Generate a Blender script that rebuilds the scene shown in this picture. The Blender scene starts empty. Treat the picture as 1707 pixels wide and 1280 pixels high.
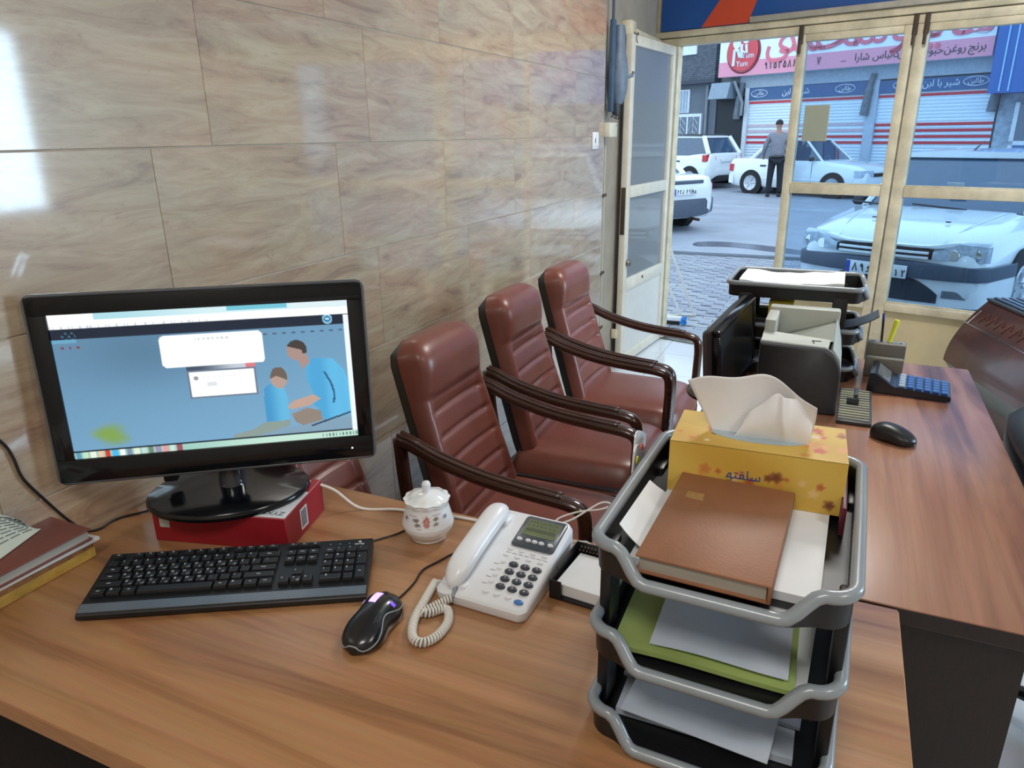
import bpy, bmesh, math, random
import numpy as np
from mathutils import Vector, Matrix
random.seed(7)
SC = bpy.context.scene
COL = SC.collection

# ------------------------------------------------------------------ camera
CAM_POS = Vector((1.232, 0.0, 1.45))
AX_R = Vector((0.91213147, 0.40972835, -0.01178361))    # picture right, in world axes
AX_D = Vector((0.12401993, -0.3032635, -0.94480173))    # picture down
AX_F = Vector((-0.39068559, 0.86032199, -0.32743067))   # view direction
cam = bpy.data.cameras.new('camera')
cam.sensor_width = 36.0
cam.lens = 1200.0 * 36.0 / 1707.0
cam.clip_start = 0.02
cam.clip_end = 300
cam_o = bpy.data.objects.new('camera', cam)
COL.objects.link(cam_o)
m3 = Matrix((AX_R, -AX_D, -AX_F)).transposed()
cam_o.matrix_world = Matrix.Translation(CAM_POS) @ m3.to_4x4()
SC.camera = cam_o

# ------------------------------------------------------------------ world, lights, exposure
SC.view_settings.view_transform = 'Standard'
SC.view_settings.look = 'None'
SC.view_settings.gamma = 1.0
SC.view_settings.use_curve_mapping = False
SC.view_settings.exposure = 0.14
W = bpy.data.worlds.new('overcast_sky')
SC.world = W
W.use_nodes = True
bg = W.node_tree.nodes['Background']
bg.inputs['Color'].default_value = (0.60, 0.80, 1.0, 1)
bg.inputs['Strength'].default_value = 2.2

def area_lamp(name, loc, sx, sy, power, col, rot=(0, 0, 0)):
    l = bpy.data.lights.new(name, 'AREA')
    l.shape = 'RECTANGLE'
    l.size = sx
    l.size_y = sy
    l.energy = power
    l.color = col
    o = bpy.data.objects.new(name, l)
    COL.objects.link(o)
    o.location = loc
    o.rotation_euler = rot
    return o
# the light of the ceiling panels (their housings are built further down)
PANELS = [(2.9, 0.1, 11), (1.25, 3.0, 22), (1.0, -0.7, 12)]
for (px_, py_, pw_) in PANELS:
    area_lamp('ceiling_panel_light', (px_, py_, 2.80), 0.6, 0.6, pw_ * 1.6, (1.0, 0.965, 0.91))

# bright daylight entering through the side window (window_3 in the right wall)
area_lamp('side_window_daylight', (4.53, 3.175, 1.575), 1.25, 1.35, 105, (0.90, 0.96, 1.0), rot=(0, math.radians(90), 0))

# ------------------------------------------------------------------ materials
def lin(c):
    r = []
    for v in c[:3]:
        v = v / 255.0
        r.append(v / 12.92 if v <= 0.04045 else ((v + 0.055) / 1.055) ** 2.4)
    return (r[0], r[1], r[2], 1.0)

def new_mat(name):
    m = bpy.data.materials.new(name)
    m.use_nodes = True
    nt = m.node_tree
    b = nt.nodes['Principled BSDF']
    return m, nt, b

def N(nt, kind, **kw):
    n = nt.nodes.new(kind)
    for k, v in kw.items():
        if k in n.inputs:
            n.inputs[k].default_value = v
        else:
            setattr(n, k, v)
    return n

def pm(name, rgb, rough=0.5, metal=0.0, spec=0.5, coat=0.0, coat_rough=0.08, var=0.10, vscale=12.0,
       bump=0.0, bscale=60.0, emit=None, estr=0.0, stretch=None, sheen=0.0):
    m, nt, b = new_mat(name)
    L = nt.links
    base = lin(rgb)
    tc = N(nt, 'ShaderNodeTexCoord')
    mp = N(nt, 'ShaderNodeMapping')
    if stretch:
        mp.inputs['Scale'].default_value = stretch
    L.new(tc.outputs['Object'], mp.inputs['Vector'])
    nz = N(nt, 'ShaderNodeTexNoise', Scale=vscale, Detail=4.0, Roughness=0.6)
    L.new(mp.outputs['Vector'], nz.inputs['Vector'])
    rp = N(nt, 'ShaderNodeValToRGB')
    rp.color_ramp.elements[0].position = 0.3
    rp.color_ramp.elements[1].position = 0.7
    rp.color_ramp.elements[0].color = tuple(c * (1 - var) for c in base[:3]) + (1,)
    rp.color_ramp.elements[1].color = tuple(min(1, c * (1 + var)) for c in base[:3]) + (1,)
    L.new(nz.outputs['Fac'], rp.inputs['Fac'])
    L.new(rp.outputs['Color'], b.inputs['Base Color'])
    b.inputs['Roughness'].default_value = rough
    b.inputs['Metallic'].default_value = metal
    b.inputs['Specular IOR Level'].default_value = spec
    b.inputs['Coat Weight'].default_value = coat
    b.inputs['Coat Roughness'].default_value = coat_rough
    if sheen:
        b.inputs['Sheen Weight'].default_value = sheen
    if bump:
        n2 = N(nt, 'ShaderNodeTexNoise', Scale=bscale, Detail=3.0)
        L.new(mp.outputs['Vector'], n2.inputs['Vector'])
        bp = N(nt, 'ShaderNodeBump', Strength=bump, Distance=0.004)
        L.new(n2.outputs['Fac'], bp.inputs['Height'])
        L.new(bp.outputs['Normal'], b.inputs['Normal'])
    if emit:
        b.inputs['Emission Color'].default_value = lin(emit)
        b.inputs['Emission Strength'].default_value = estr
    return m

def vcol_mat(name, rough=0.5, coat=0.0, spec=0.5, emit=0.0):
    """printed surface: colours stored per vertex in the attribute 'print'"""
    m, nt, b = new_mat(name)
    at = N(nt, 'ShaderNodeAttribute', attribute_name='print')
    if emit:
        nt.links.new(at.outputs['Color'], b.inputs['Emission Color'])
        b.inputs['Emission Strength'].default_value = emit
        b.inputs['Base Color'].default_value = (0.01, 0.01, 0.012, 1)
    else:
        nt.links.new(at.outputs['Color'], b.inputs['Base Color'])
    b.inputs['Roughness'].default_value = rough
    b.inputs['Coat Weight'].default_value = coat
    b.inputs['Specular IOR Level'].default_value = spec
    return m

def wood_mat(name, axis, c_dark, c_mid, c_light, rough=0.32, scale=1.0, seed=0.0, coat=0.25):
    m, nt, b = new_mat(name)
    L = nt.links
    tc = N(nt, 'ShaderNodeTexCoord')
    mp = N(nt, 'ShaderNodeMapping')
    mp.inputs['Location'].default_value = (seed, seed * .7, seed * .3)
    mp.inputs['Scale'].default_value = (0.9 * scale, 9 * scale, 9 * scale) if axis == 'x' else (9 * scale, 0.9 * scale, 9 * scale)
    L.new(tc.outputs['Object'], mp.inputs['Vector'])
    n1 = N(nt, 'ShaderNodeTexNoise', Scale=1.3, Detail=5.0, Roughness=0.55, Distortion=0.7)
    L.new(mp.outputs['Vector'], n1.inputs['Vector'])
    rp = N(nt, 'ShaderNodeValToRGB')
    e = rp.color_ramp.elements
    e[0].position = 0.30
    e[0].color = lin(c_dark)
    e[1].position = 0.72
    e[1].color = lin(c_light)
    k = e.new(0.46)
    k.color = lin(c_mid)
    L.new(n1.outputs['Fac'], rp.inputs['Fac'])
    mp2 = N(nt, 'ShaderNodeMapping')
    mp2.inputs['Scale'].default_value = (5, 160, 160) if axis == 'x' else (160, 5, 160)
    L.new(tc.outputs['Object'], mp2.inputs['Vector'])
    n2 = N(nt, 'ShaderNodeTexNoise', Scale=1.0, Detail=3.0)
    L.new(mp2.outputs['Vector'], n2.inputs['Vector'])
    # thin dark grain lines
    mp4 = N(nt, 'ShaderNodeMapping')
    mp4.inputs['Location'].default_value = (seed * 2, seed, 0)
    mp4.inputs['Scale'].default_value = (0.55, 26, 26) if axis == 'x' else (26, 0.55, 26)
    L.new(tc.outputs['Object'], mp4.inputs['Vector'])
    n4 = N(nt, 'ShaderNodeTexNoise', Scale=1.0, Detail=4.0, Roughness=0.6, Distortion=0.25)
    L.new(mp4.outputs['Vector'], n4.inputs['Vector'])
    r4 = N(nt, 'ShaderNodeValToRGB')
    r4.color_ramp.elements[0].position = 0.36
    r4.color_ramp.elements[0].color = (0.62, 0.54, 0.48, 1)
    r4.color_ramp.elements[1].position = 0.50
    r4.color_ramp.elements[1].color = (1, 1, 1, 1)
    L.new(n4.outputs['Fac'], r4.inputs['Fac'])
    mg = N(nt, 'ShaderNodeMix', data_type='RGBA', blend_type='MULTIPLY')
    mg.inputs[0].default_value = 0.55
    L.new(rp.outputs['Color'], mg.inputs[6])
    L.new(r4.outputs['Color'], mg.inputs[7])
    mx = N(nt, 'ShaderNodeMix', data_type='RGBA', blend_type='MULTIPLY')
    mx.inputs[0].default_value = 0.28
    L.new(mg.outputs[2], mx.inputs[6])
    L.new(n2.outputs['Color'], mx.inputs[7])
    L.new(mx.outputs[2], b.inputs['Base Color'])
    b.inputs['Roughness'].default_value = rough
    b.inputs['Coat Weight'].default_value = coat
    b.inputs['Coat Roughness'].default_value = 0.22
    return m

def stone_mat(name):
    """polished travertine-look tile: beige with pinkish veins along the length"""
    m, nt, b = new_mat(name)
    L = nt.links
    geo = N(nt, 'ShaderNodeNewGeometry')
    oi = N(nt, 'ShaderNodeObjectInfo')
    sc = N(nt, 'ShaderNodeVectorMath', operation='SCALE')
    cb = N(nt, 'ShaderNodeCombineXYZ')
    L.new(oi.outputs['Random'], cb.inputs[1])
    L.new(oi.outputs['Random'], cb.inputs[2])
    L.new(cb.outputs[0], sc.inputs[0])
    sc.inputs['Scale'].default_value = 17.0
    ad = N(nt, 'ShaderNodeVectorMath', operation='ADD')
    L.new(geo.outputs['Position'], ad.inputs[0])
    L.new(sc.outputs[0], ad.inputs[1])
    mp = N(nt, 'ShaderNodeMapping')
    mp.inputs['Scale'].default_value = (1, 2.6, 15)
    L.new(ad.outputs[0], mp.inputs['Vector'])
    n1 = N(nt, 'ShaderNodeTexNoise', Scale=1.5, Detail=9.0, Roughness=0.70, Distortion=0.7)
    L.new(mp.outputs['Vector'], n1.inputs['Vector'])
    rp = N(nt, 'ShaderNodeValToRGB')
    e = rp.color_ramp.elements
    e[0].position = 0.34
    e[0].color = lin((122, 96, 78))
    e[1].position = 0.66
    e[1].color = lin((198, 181, 152))
    k = e.new(0.43)
    k.color = lin((164, 138, 110))
    k = e.new(0.52)
    k.color = lin((180, 158, 128))
    L.new(n1.outputs['Fac'], rp.inputs['Fac'])
    # broad greyish and pinkish clouds
    n3 = N(nt, 'ShaderNodeTexNoise', Scale=1.0, Detail=4.0, Roughness=0.6, Distortion=0.4)
    mp3 = N(nt, 'ShaderNodeMapping')
    mp3.inputs['Scale'].default_value = (1, 2.0, 5)
    L.new(ad.outputs[0], mp3.inputs['Vector'])
    L.new(mp3.outputs['Vector'], n3.inputs['Vector'])
    r3 = N(nt, 'ShaderNodeValToRGB')
    e = r3.color_ramp.elements
    e[0].position = 0.36
    e[0].color = lin((166, 160, 142))
    e[1].position = 0.66
    e[1].color = lin((188, 154, 132))
    L.new(n3.outputs['Fac'], r3.inputs['Fac'])
    mx3 = N(nt, 'ShaderNodeMix', data_type='RGBA')
    mx3.inputs[0].default_value = 0.38
    L.new(rp.outputs['Color'], mx3.inputs[6])
    L.new(r3.outputs['Color'], mx3.inputs[7])
    # small cracks and pits
    mp2 = N(nt, 'ShaderNodeMapping')
    mp2.inputs['Scale'].default_value = (1, 9, 24)
    L.new(ad.outputs[0], mp2.inputs['Vector'])
    n2 = N(nt, 'ShaderNodeTexNoise', Scale=2.2, Detail=8.0, Roughness=0.75, Distortion=1.6)
    L.new(mp2.outputs['Vector'], n2.inputs['Vector'])
    r2 = N(nt, 'ShaderNodeValToRGB')
    e = r2.color_ramp.elements
    e[0].position = 0.59
    e[0].color = (0, 0, 0, 1)
    e[1].position = 0.70
    e[1].color = (1, 1, 1, 1)
    L.new(n2.outputs['Fac'], r2.inputs['Fac'])
    mx = N(nt, 'ShaderNodeMix', data_type='RGBA')
    ml = N(nt, 'ShaderNodeMath', operation='MULTIPLY')
    ml.inputs[1].default_value = 0.6
    L.new(r2.outputs['Color'], ml.inputs[0])
    L.new(ml.outputs[0], mx.inputs[0])
    L.new(mx3.outputs[2], mx.inputs[6])
    mx.inputs[7].default_value = lin((136, 100, 84))
    L.new(mx.outputs[2], b.inputs['Base Color'])
    b.inputs['Roughness'].default_value = 0.34
    b.inputs['Specular IOR Level'].default_value = 0.5
    b.inputs['Coat Weight'].default_value = 1.0
    b.inputs['Coat IOR'].default_value = 1.6
    b.inputs['Coat Roughness'].default_value = 0.065
    return m

def glass_mat(name, tint=(225, 238, 245), refl=1.0, haze=0.0):
    """clear sheet glass: sees through, with a fresnel reflection and optional pale film that imitates more reflection"""
    m, nt, b = new_mat(name)
    L = nt.links
    nt.nodes.remove(b)
    out = nt.nodes['Material Output']
    tr = N(nt, 'ShaderNodeBsdfTransparent')
    tr.inputs['Color'].default_value = lin(tint)
    gl = N(nt, 'ShaderNodeBsdfGlossy')
    gl.inputs['Roughness'].default_value = 0.02
    fr = N(nt, 'ShaderNodeFresnel', IOR=1.5)
    mx = N(nt, 'ShaderNodeMixShader')
    mu = N(nt, 'ShaderNodeMath', operation='MULTIPLY')
    mu.inputs[1].default_value = refl
    L.new(fr.outputs[0], mu.inputs[0])
    L.new(mu.outputs[0], mx.inputs[0])
    L.new(tr.outputs[0], mx.inputs[1])
    L.new(gl.outputs[0], mx.inputs[2])
    if haze:
        df = N(nt, 'ShaderNodeBsdfDiffuse')
        df.inputs['Color'].default_value = lin((200, 205, 208))
        m2 = N(nt, 'ShaderNodeMixShader')
        m2.inputs[0].default_value = haze
        L.new(mx.outputs[0], m2.inputs[1])
        L.new(df.outputs[0], m2.inputs[2])
        L.new(m2.outputs[0], out.inputs['Surface'])
    else:
        L.new(mx.outputs[0], out.inputs['Surface'])
    return m

# ------------------------------------------------------------------ mesh helpers
class MB:
    def __init__(self):
        self.v = []
        self.f = []
        self.mi = []

    def add(self, vs, fs, mi=0, M=None):
        o = len(self.v)
        if M is not None:
            vs = [tuple(M @ Vector(p)) for p in vs]
        self.v += [tuple(p) for p in vs]
        for f in fs:
            self.f.append(tuple(i + o for i in f))
            self.mi.append(mi)
        return self

    def box(self, x0, x1, y0, y1, z0, z1, mi=0, M=None):
        vs = [(x0, y0, z0), (x1, y0, z0), (x1, y1, z0), (x0, y1, z0), (x0, y0, z1), (x1, y0, z1), (x1, y1, z1), (x0, y1, z1)]
        fs = [(0, 3, 2, 1), (4, 5, 6, 7), (0, 1, 5, 4), (1, 2, 6, 5), (2, 3, 7, 6), (3, 0, 4, 7)]
        return self.add(vs, fs, mi, M)

    def rbox(self, x0, x1, y0, y1, z0, z1, r=0.003, seg=2, mi=0, M=None):
        bm = bmesh.new()
        bmesh.ops.create_cube(bm, size=1.0)
        for v in bm.verts:
            v.co = Vector(((x0 + x1) / 2 + v.co.x * (x1 - x0), (y0 + y1) / 2 + v.co.y * (y1 - y0), (z0 + z1) / 2 + v.co.z * (z1 - z0)))
        bmesh.ops.bevel(bm, geom=list(bm.edges), offset=min(r, .49 * min(abs(x1 - x0), abs(y1 - y0), abs(z1 - z0))), segments=seg, affect='EDGES', profile=0.5)
        bm.verts.index_update()
        vs = [tuple(v.co) for v in bm.verts]
        fs = [tuple(v.index for v in f.verts) for f in bm.faces]
        bm.free()
        return self.add(vs, fs, mi, M)

    def tube(self, path, r, n=8, closed=False, caps=True, mi=0, M=None, flat=1.0, up=None):
        P = [Vector(p) for p in path]
        k = len(P)
        rr = r if isinstance(r, (list, tuple)) else [r] * k
        T = []
        for i in range(k):
            if closed:
                t = P[(i + 1) % k] - P[i - 1]
            else:
                t = P[min(i + 1, k - 1)] - P[max(i - 1, 0)]
            T.append(t.normalized() if t.length > 1e-9 else Vector((0, 0, 1)))
        u = Vector(up) if up else (Vector((0, 0, 1)) if abs(T[0].z) < 0.9 else Vector((1, 0, 0)))
        vs = []
        for i in range(k):
            u = (u - T[i] * u.dot(T[i]))
            u = u.normalized() if u.length > 1e-6 else T[i].orthogonal().normalized()
            w = T[i].cross(u)
            for j in range(n):
                a = 2 * math.pi * j / n
                vs.append(P[i] + (w * math.cos(a) + u * (math.sin(a) * flat)) * rr[i])
        fs = []
        kk = k if closed else k - 1
        for i in range(kk):
            i2 = (i + 1) % k
            for j in range(n):
                j2 = (j + 1) % n
                fs.append((i * n + j, i * n + j2, i2 * n + j2, i2 * n + j))
        if caps and not closed:
            fs.append(tuple(range(n))[::-1])
            fs.append(tuple((k - 1) * n + j for j in range(n)))
        return self.add(vs, fs, mi, M)

    def cyl(self, p0, p1, r0, r1=None, n=16, mi=0, M=None, caps=True):
        return self.tube([p0, p1], [r0, r0 if r1 is None else r1], n=n, mi=mi, M=M, caps=caps)

    def lathe(self, prof, n=32, c=(0, 0, 0), mi=0, M=None, mod=None):
        vs = []
        for (r, z) in prof:
            for j in range(n):
                a = 2 * math.pi * j / n
                q = r * (mod(a, r, z) if mod else 1.0)
                vs.append((c[0] + q * math.cos(a), c[1] + q * math.sin(a), c[2] + z))
        fs = []
        for i in range(len(prof) - 1):
            for j in range(n):
                j2 = (j + 1) % n
                fs.append((i * n + j, i * n + j2, (i + 1) * n + j2, (i + 1) * n + j))
        if prof[0][0] > 1e-6:
            fs.append(tuple(range(n))[::-1])
        if prof[-1][0] > 1e-6:
            fs.append(tuple((len(prof) - 1) * n + j for j in range(n)))
        return self.add(vs, fs, mi, M)

    def loft(self, rings, caps=True, mi=0, M=None, closed=True):
        n = len(rings[0])
        vs = [p for r in rings for p in r]
        fs = []
        for i in range(len(rings) - 1):
            for j in range(n if closed else n - 1):
                j2 = (j + 1) % n
                fs.append((i * n + j, i * n + j2, (i + 1) * n + j2, (i + 1) * n + j))
        if caps and closed:
            fs.append(tuple(range(n))[::-1])
            fs.append(tuple((len(rings) - 1) * n + j for j in range(n)))
        return self.add(vs, fs, mi, M)

    def prism(self, pts, h0, h1, plane='xy', mi=0, M=None):
        def q(p, h):
            return (p[0], p[1], h) if plane == 'xy' else ((p[0], h, p[1]) if plane == 'xz' else (h, p[0], p[1]))
        n = len(pts)
        vs = [q(p, h0) for p in pts] + [q(p, h1) for p in pts]
        fs = [tuple(range(n))[::-1], tuple(range(n, 2 * n))]
        for j in range(n):
            j2 = (j + 1) % n
            fs.append((j, j2, n + j2, n + j))
        return self.add(vs, fs, mi, M)

    def grid(self, fn, nu, nv, mi=0, M=None):
        vs = [fn(i / nu, j / nv) for j in range(nv + 1) for i in range(nu + 1)]
        fs = [(j * (nu + 1) + i, j * (nu + 1) + i + 1, (j + 1) * (nu + 1) + i + 1, (j + 1) * (nu + 1) + i) for j in range(nv) for i in range(nu)]
        return self.add(vs, fs, mi, M)

    def sheet(self, fn, nu, nv, th, mi=0, M=None):
        """thin curved sheet: the surface fn and the same shifted by th along z (closed at its rim)"""
        a = [fn(i / nu, j / nv) for j in range(nv + 1) for i in range(nu + 1)]
        n = len(a)
        tv = Vector(th) if hasattr(th, '__len__') else Vector((0, 0, th))
        vs = a + [tuple(Vector(p) + tv) for p in a]
        fs = []
        R_ = nu + 1
        for j in range(nv):
            for i in range(nu):
                q = (j * R_ + i, j * R_ + i + 1, (j + 1) * R_ + i + 1, (j + 1) * R_ + i)
                fs.append(q[::-1])
                fs.append(tuple(k + n for k in q))
        rim = [i for i in range(R_)] + [j * R_ + nu for j in range(1, nv + 1)] + [nv * R_ + i for i in range(nu - 1, -1, -1)] + [j * R_ for j in range(nv - 1, 0, -1)]
        for k in range(len(rim)):
            a0, b0 = rim[k], rim[(k + 1) % len(rim)]
            fs.append((a0, b0, b0 + n, a0 + n))
        return self.add(vs, fs, mi, M)

    def mesh(self, name, mats, smooth=None):
        me = bpy.data.meshes.new(name)
        me.from_pydata(self.v, [], self.f)
        for m in (mats if isinstance(mats, (list, tuple)) else [mats]):
            me.materials.append(m)
        if any(self.mi):
            me.polygons.foreach_set('material_index', self.mi)
        if smooth is not None:
            me.polygons.foreach_set('use_smooth', [True] * len(me.polygons))
            if smooth < 179:
                me.set_sharp_from_angle(angle=math.radians(smooth))
        me.update()
        return me

def obj(name, mb, mats, parent=None, smooth=40, loc=None, rot=None, label=None):
    me = mb if isinstance(mb, bpy.types.Mesh) else mb.mesh(name, mats, smooth)
    o = bpy.data.objects.new(name, me)
    COL.objects.link(o)
    if parent is not None:
        o.parent = parent
    if loc is not None:
        o.location = loc
    if rot is not None:
        o.rotation_euler = rot
    if label:
        o['label'] = label
    return o

def tag(o, label, cat, group=None):
    o['label'] = label
    o['category'] = cat
    if group:
        o['group'] = group
    return o

def thing(name, label, cat, loc=(0, 0, 0), rz=0.0, group=None):
    o = bpy.data.objects.new(name, None)
    o.empty_display_size = 0.05
    COL.objects.link(o)
    o.location = loc
    o.rotation_euler = (0, 0, rz)
    return tag(o, label, cat, group)

def struct(o):
    o['kind'] = 'structure'
    return o

def copy_tree(o, parent=None):
    c = o.copy()
    COL.objects.link(c)
    c.parent = parent
    for ch in list(o.children):
        copy_tree(ch, c)
    return c

def set_print(me, fn):
    """store a colour per vertex (sRGB 0-255 from fn(x, y, z)) as the attribute 'print'"""
    at = me.attributes.new('print', 'FLOAT_COLOR', 'POINT')
    buf = []
    for v in me.vertices:
        buf += list(lin(fn(*v.co)))
    at.data.foreach_set('color', buf)

TEXT_CACHE = {}
def text_mesh(s, align='CENTER'):
    """lettering of unit size, flat, cached as plain lists"""
    if (s, align) in TEXT_CACHE:
        return TEXT_CACHE[(s, align)]
    cu = bpy.data.curves.new('lettering', 'FONT')
    cu.body = s
    cu.size = 1.0
    cu.align_x = align
    cu.align_y = 'CENTER'
    cu.extrude = 0.01
    cu.resolution_u = 3
    o = bpy.data.objects.new('lettering', cu)
    me = o.to_mesh()
    r = ([tuple(v.co) for v in me.vertices], [tuple(p.vertices) for p in me.polygons])
    o.to_mesh_clear()
    bpy.data.objects.remove(o)
    bpy.data.curves.remove(cu)
    TEXT_CACHE[(s, align)] = r
    return r

def text_mb(mb, s, size, M, mi=0, depth=0.0004, align='CENTER'):
    v, f = text_mesh(s, align)
    k = depth / 0.01
    mb.add([(p[0] * size, p[1] * size, p[2] * k) for p in v], f, mi, M)

def T(x=0, y=0, z=0, rx=0, ry=0, rz=0):
    return Matrix.Translation((x, y, z)) @ Matrix.Rotation(rz, 4, 'Z') @ Matrix.Rotation(ry, 4, 'Y') @ Matrix.Rotation(rx, 4, 'X')

def smooth_path(pts, k=8, closed=False):
    """Catmull-Rom through the points"""
    P = [Vector(p) for p in pts]
    n = len(P)
    out = []
    rng = n if closed else n - 1
    for i in range(rng):
        p0 = P[(i - 1) % n] if closed or i > 0 else P[i]
        p1, p2 = P[i], P[(i + 1) % n]
        p3 = P[(i + 2) % n] if closed or i + 2 < n else P[min(i + 1, n - 1)]
        for j in range(k):
            t = j / k
            out.append(0.5 * ((2 * p1) + (p2 - p0) * t + (2 * p0 - 5 * p1 + 4 * p2 - p3) * t * t + (3 * p1 - p0 - 3 * p2 + p3) * t ** 3))
    if not closed:
        out.append(P[-1])
    return out

def rrect(x0, x1, y0, y1, r, k=5):
    pts = []
    for (cx_, cy_, a0) in ((x1 - r, y1 - r, 0), (x0 + r, y1 - r, 90), (x0 + r, y0 + r, 180), (x1 - r, y0 + r, 270)):
        for i in range(k + 1):
            a = math.radians(a0 + 90 * i / k)
            pts.append((cx_ + r * math.cos(a), cy_ + r * math.sin(a)))
    return pts

# strokes for numerals and letters that stand alone (unit box 0..1 x 0..1)
STROKE = {
    '0': [[(.5, .5), (.56, .44), (.5, .38), (.44, .44), (.5, .5)]],
    '1': [[(.38, .95), (.52, .6), (.55, .05)]],
    '2': [[(.3, .95), (.45, .6), (.5, .05)], [(.34, .80), (.5, .72), (.72, .74), (.8, .95)]],
    '3': [[(.2, .95), (.33, .6), (.38, .05)], [(.24, .82), (.36, .72), (.52, .78), (.54, .95)], [(.54, .82), (.66, .72), (.82, .78), (.84, .95)]],
    '5': [[(.5, .95), (.25, .5), (.2, .2), (.35, .08), (.5, .2), (.65, .08), (.8, .2), (.75, .5), (.5, .95)]],
    '6': [[(.78, .8), (.5, .92), (.3, .75), (.42, .6), (.75, .6)], [(.55, .6), (.35, .3), (.28, .05)]],
    '7': [[(.15, .95), (.5, .05), (.85, .95)]],
    '8': [[(.15, .05), (.5, .95), (.85, .05)]],
    '9': [[(.66, .7), (.5, .9), (.33, .72), (.45, .55), (.66, .6), (.66, .8), (.7, .3), (.78, .05)]],
    'w': [[(.66, .55), (.5, .7), (.36, .55), (.48, .42), (.66, .46), (.66, .58), (.64, .3), (.45, .08), (.2, .02)]],
    'l': [[(.75, .95), (.72, .3), (.55, .1), (.3, .12), (.25, .35)]],
}

def strokes(mb, s, w, h, gap, M, r, mi=0, z=0.001):
    """write s left to right with round strokes; starts at the origin of M in its xy plane"""
    x = 0.0
    for ch in s:
        if ch == ' ':
            x += w * 0.6
            continue
        for st in STROKE[ch]:
            mb.tube([(x + a * w, b * h, z) for a, b in st], r, n=5, mi=mi, M=M)
        x += w + gap
    return x

# ------------------------------------------------------------------ palette
M_ = {}
M_['stone'] = stone_mat('polished_travertine_tile')
M_['grout'] = pm('pale_grout', (205, 194, 176), 0.8)
M_['plaster'] = pm('grey_beige_plaster', (158, 147, 132), 0.75, var=.14, vscale=5, bump=.15)
M_['white_wall'] = pm('off_white_wall_paint', (205, 200, 190), 0.8, var=.04)
M_['ceil'] = pm('white_ceiling_paint', (226, 224, 218), 0.85, var=.03)
M_['floor_tile'] = pm('white_ceramic_floor_tile', (226, 230, 236), 0.16, var=.03, vscale=4, coat=.5)
M_['floor_joint'] = pm('grey_floor_joint', (170, 172, 174), 0.8)
M_['frame'] = pm('chipped_cream_paint', (214, 202, 174), 0.42, var=.20, vscale=9, bump=.12, bscale=30)
M_['frame2'] = pm('cream_white_door_paint', (222, 214, 196), 0.42, var=.10, vscale=9, bump=.08)
M_['panel'] = pm('beige_sheet_panel', (212, 196, 156), 0.5, var=.08, vscale=5)
M_['doorpanel'] = pm('pale_grey_door_panel', (214, 211, 203), 0.45, var=.05, vscale=5)
M_['rust'] = pm('dark_rust', (70, 55, 42), 0.7, var=.3)
M_['glass'] = glass_mat('window_glass', (226, 240, 250))
M_['doorglass'] = glass_mat('reflection_hazed_glass', (190, 198, 205), 1.0, haze=.34)  # pale diffuse film stands in for the street mirrored in the door glass
M_['wood1'] = wood_mat('orange_walnut_laminate', 'x', (122, 80, 50), (176, 126, 84), (198, 152, 110), seed=2.3)
M_['wood2'] = wood_mat('reddish_walnut_laminate', 'y', (110, 70, 52), (164, 112, 84), (188, 138, 108), seed=5.1)
M_['edge'] = pm('desk_edge_band', (168, 120, 82), 0.45, var=.15, stretch=(2, 30, 30))
M_['darkwood'] = pm('dark_brown_melamine', (40, 29, 25), 0.5, var=.2, stretch=(20, 20, 2))
M_['black'] = pm('black_plastic', (22, 23, 26), 0.38, var=.12)
M_['blackgloss'] = pm('glossy_black_plastic', (9, 11, 16), 0.16, spec=.4, coat=.2, coat_rough=.05, var=.05)
M_['darkgrey'] = pm('dark_grey_plastic', (52, 54, 58), 0.45, var=.08)
M_['grey'] = pm('satin_grey_plastic', (142, 150, 156), 0.28, coat=.3, var=.05)
M_['ltgrey'] = pm('light_grey_plastic', (190, 192, 188), 0.45, var=.04)
M_['white'] = pm('white_plastic', (232, 233, 236), 0.33, coat=.15, var=.03)
M_['paper'] = pm('white_paper', (232, 234, 236), 0.75, var=.03)
M_['paper2'] = pm('bluish_white_paper', (206, 216, 230), 0.7, var=.04)
M_['ink'] = pm('dark_print', (60, 62, 70), 0.6)
M_['chrome'] = pm('chrome', (200, 203, 208), 0.12, metal=1.0, var=.03)
M_['steel'] = pm('dull_steel', (128, 128, 124), 0.4, metal=.8, var=.15)
M_['rubber'] = pm('black_rubber', (24, 24, 26), 0.75, var=.1)
M_['leather'] = pm('brick_brown_leatherette', (122, 68, 56), 0.36, spec=.5, coat=.12, coat_rough=.25, var=.08, vscale=18, bump=.05, bscale=240)
M_['seam'] = pm('dark_stitching', (70, 34, 28), 0.7)
M_['armwood'] = pm('dark_varnished_wood', (64, 38, 28), 0.2, coat=.6, coat_rough=.08, var=.25, vscale=6, stretch=(2, 12, 12))
M_['whitecable'] = pm('white_cable', (226, 222, 214), 0.45, var=.03)
M_['blackcable'] = pm('black_cable', (26, 22, 22), 0.45, var=.1)

# ------------------------------------------------------------------ room shell
WH = 2.9
Y_TILE = 3.95
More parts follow.
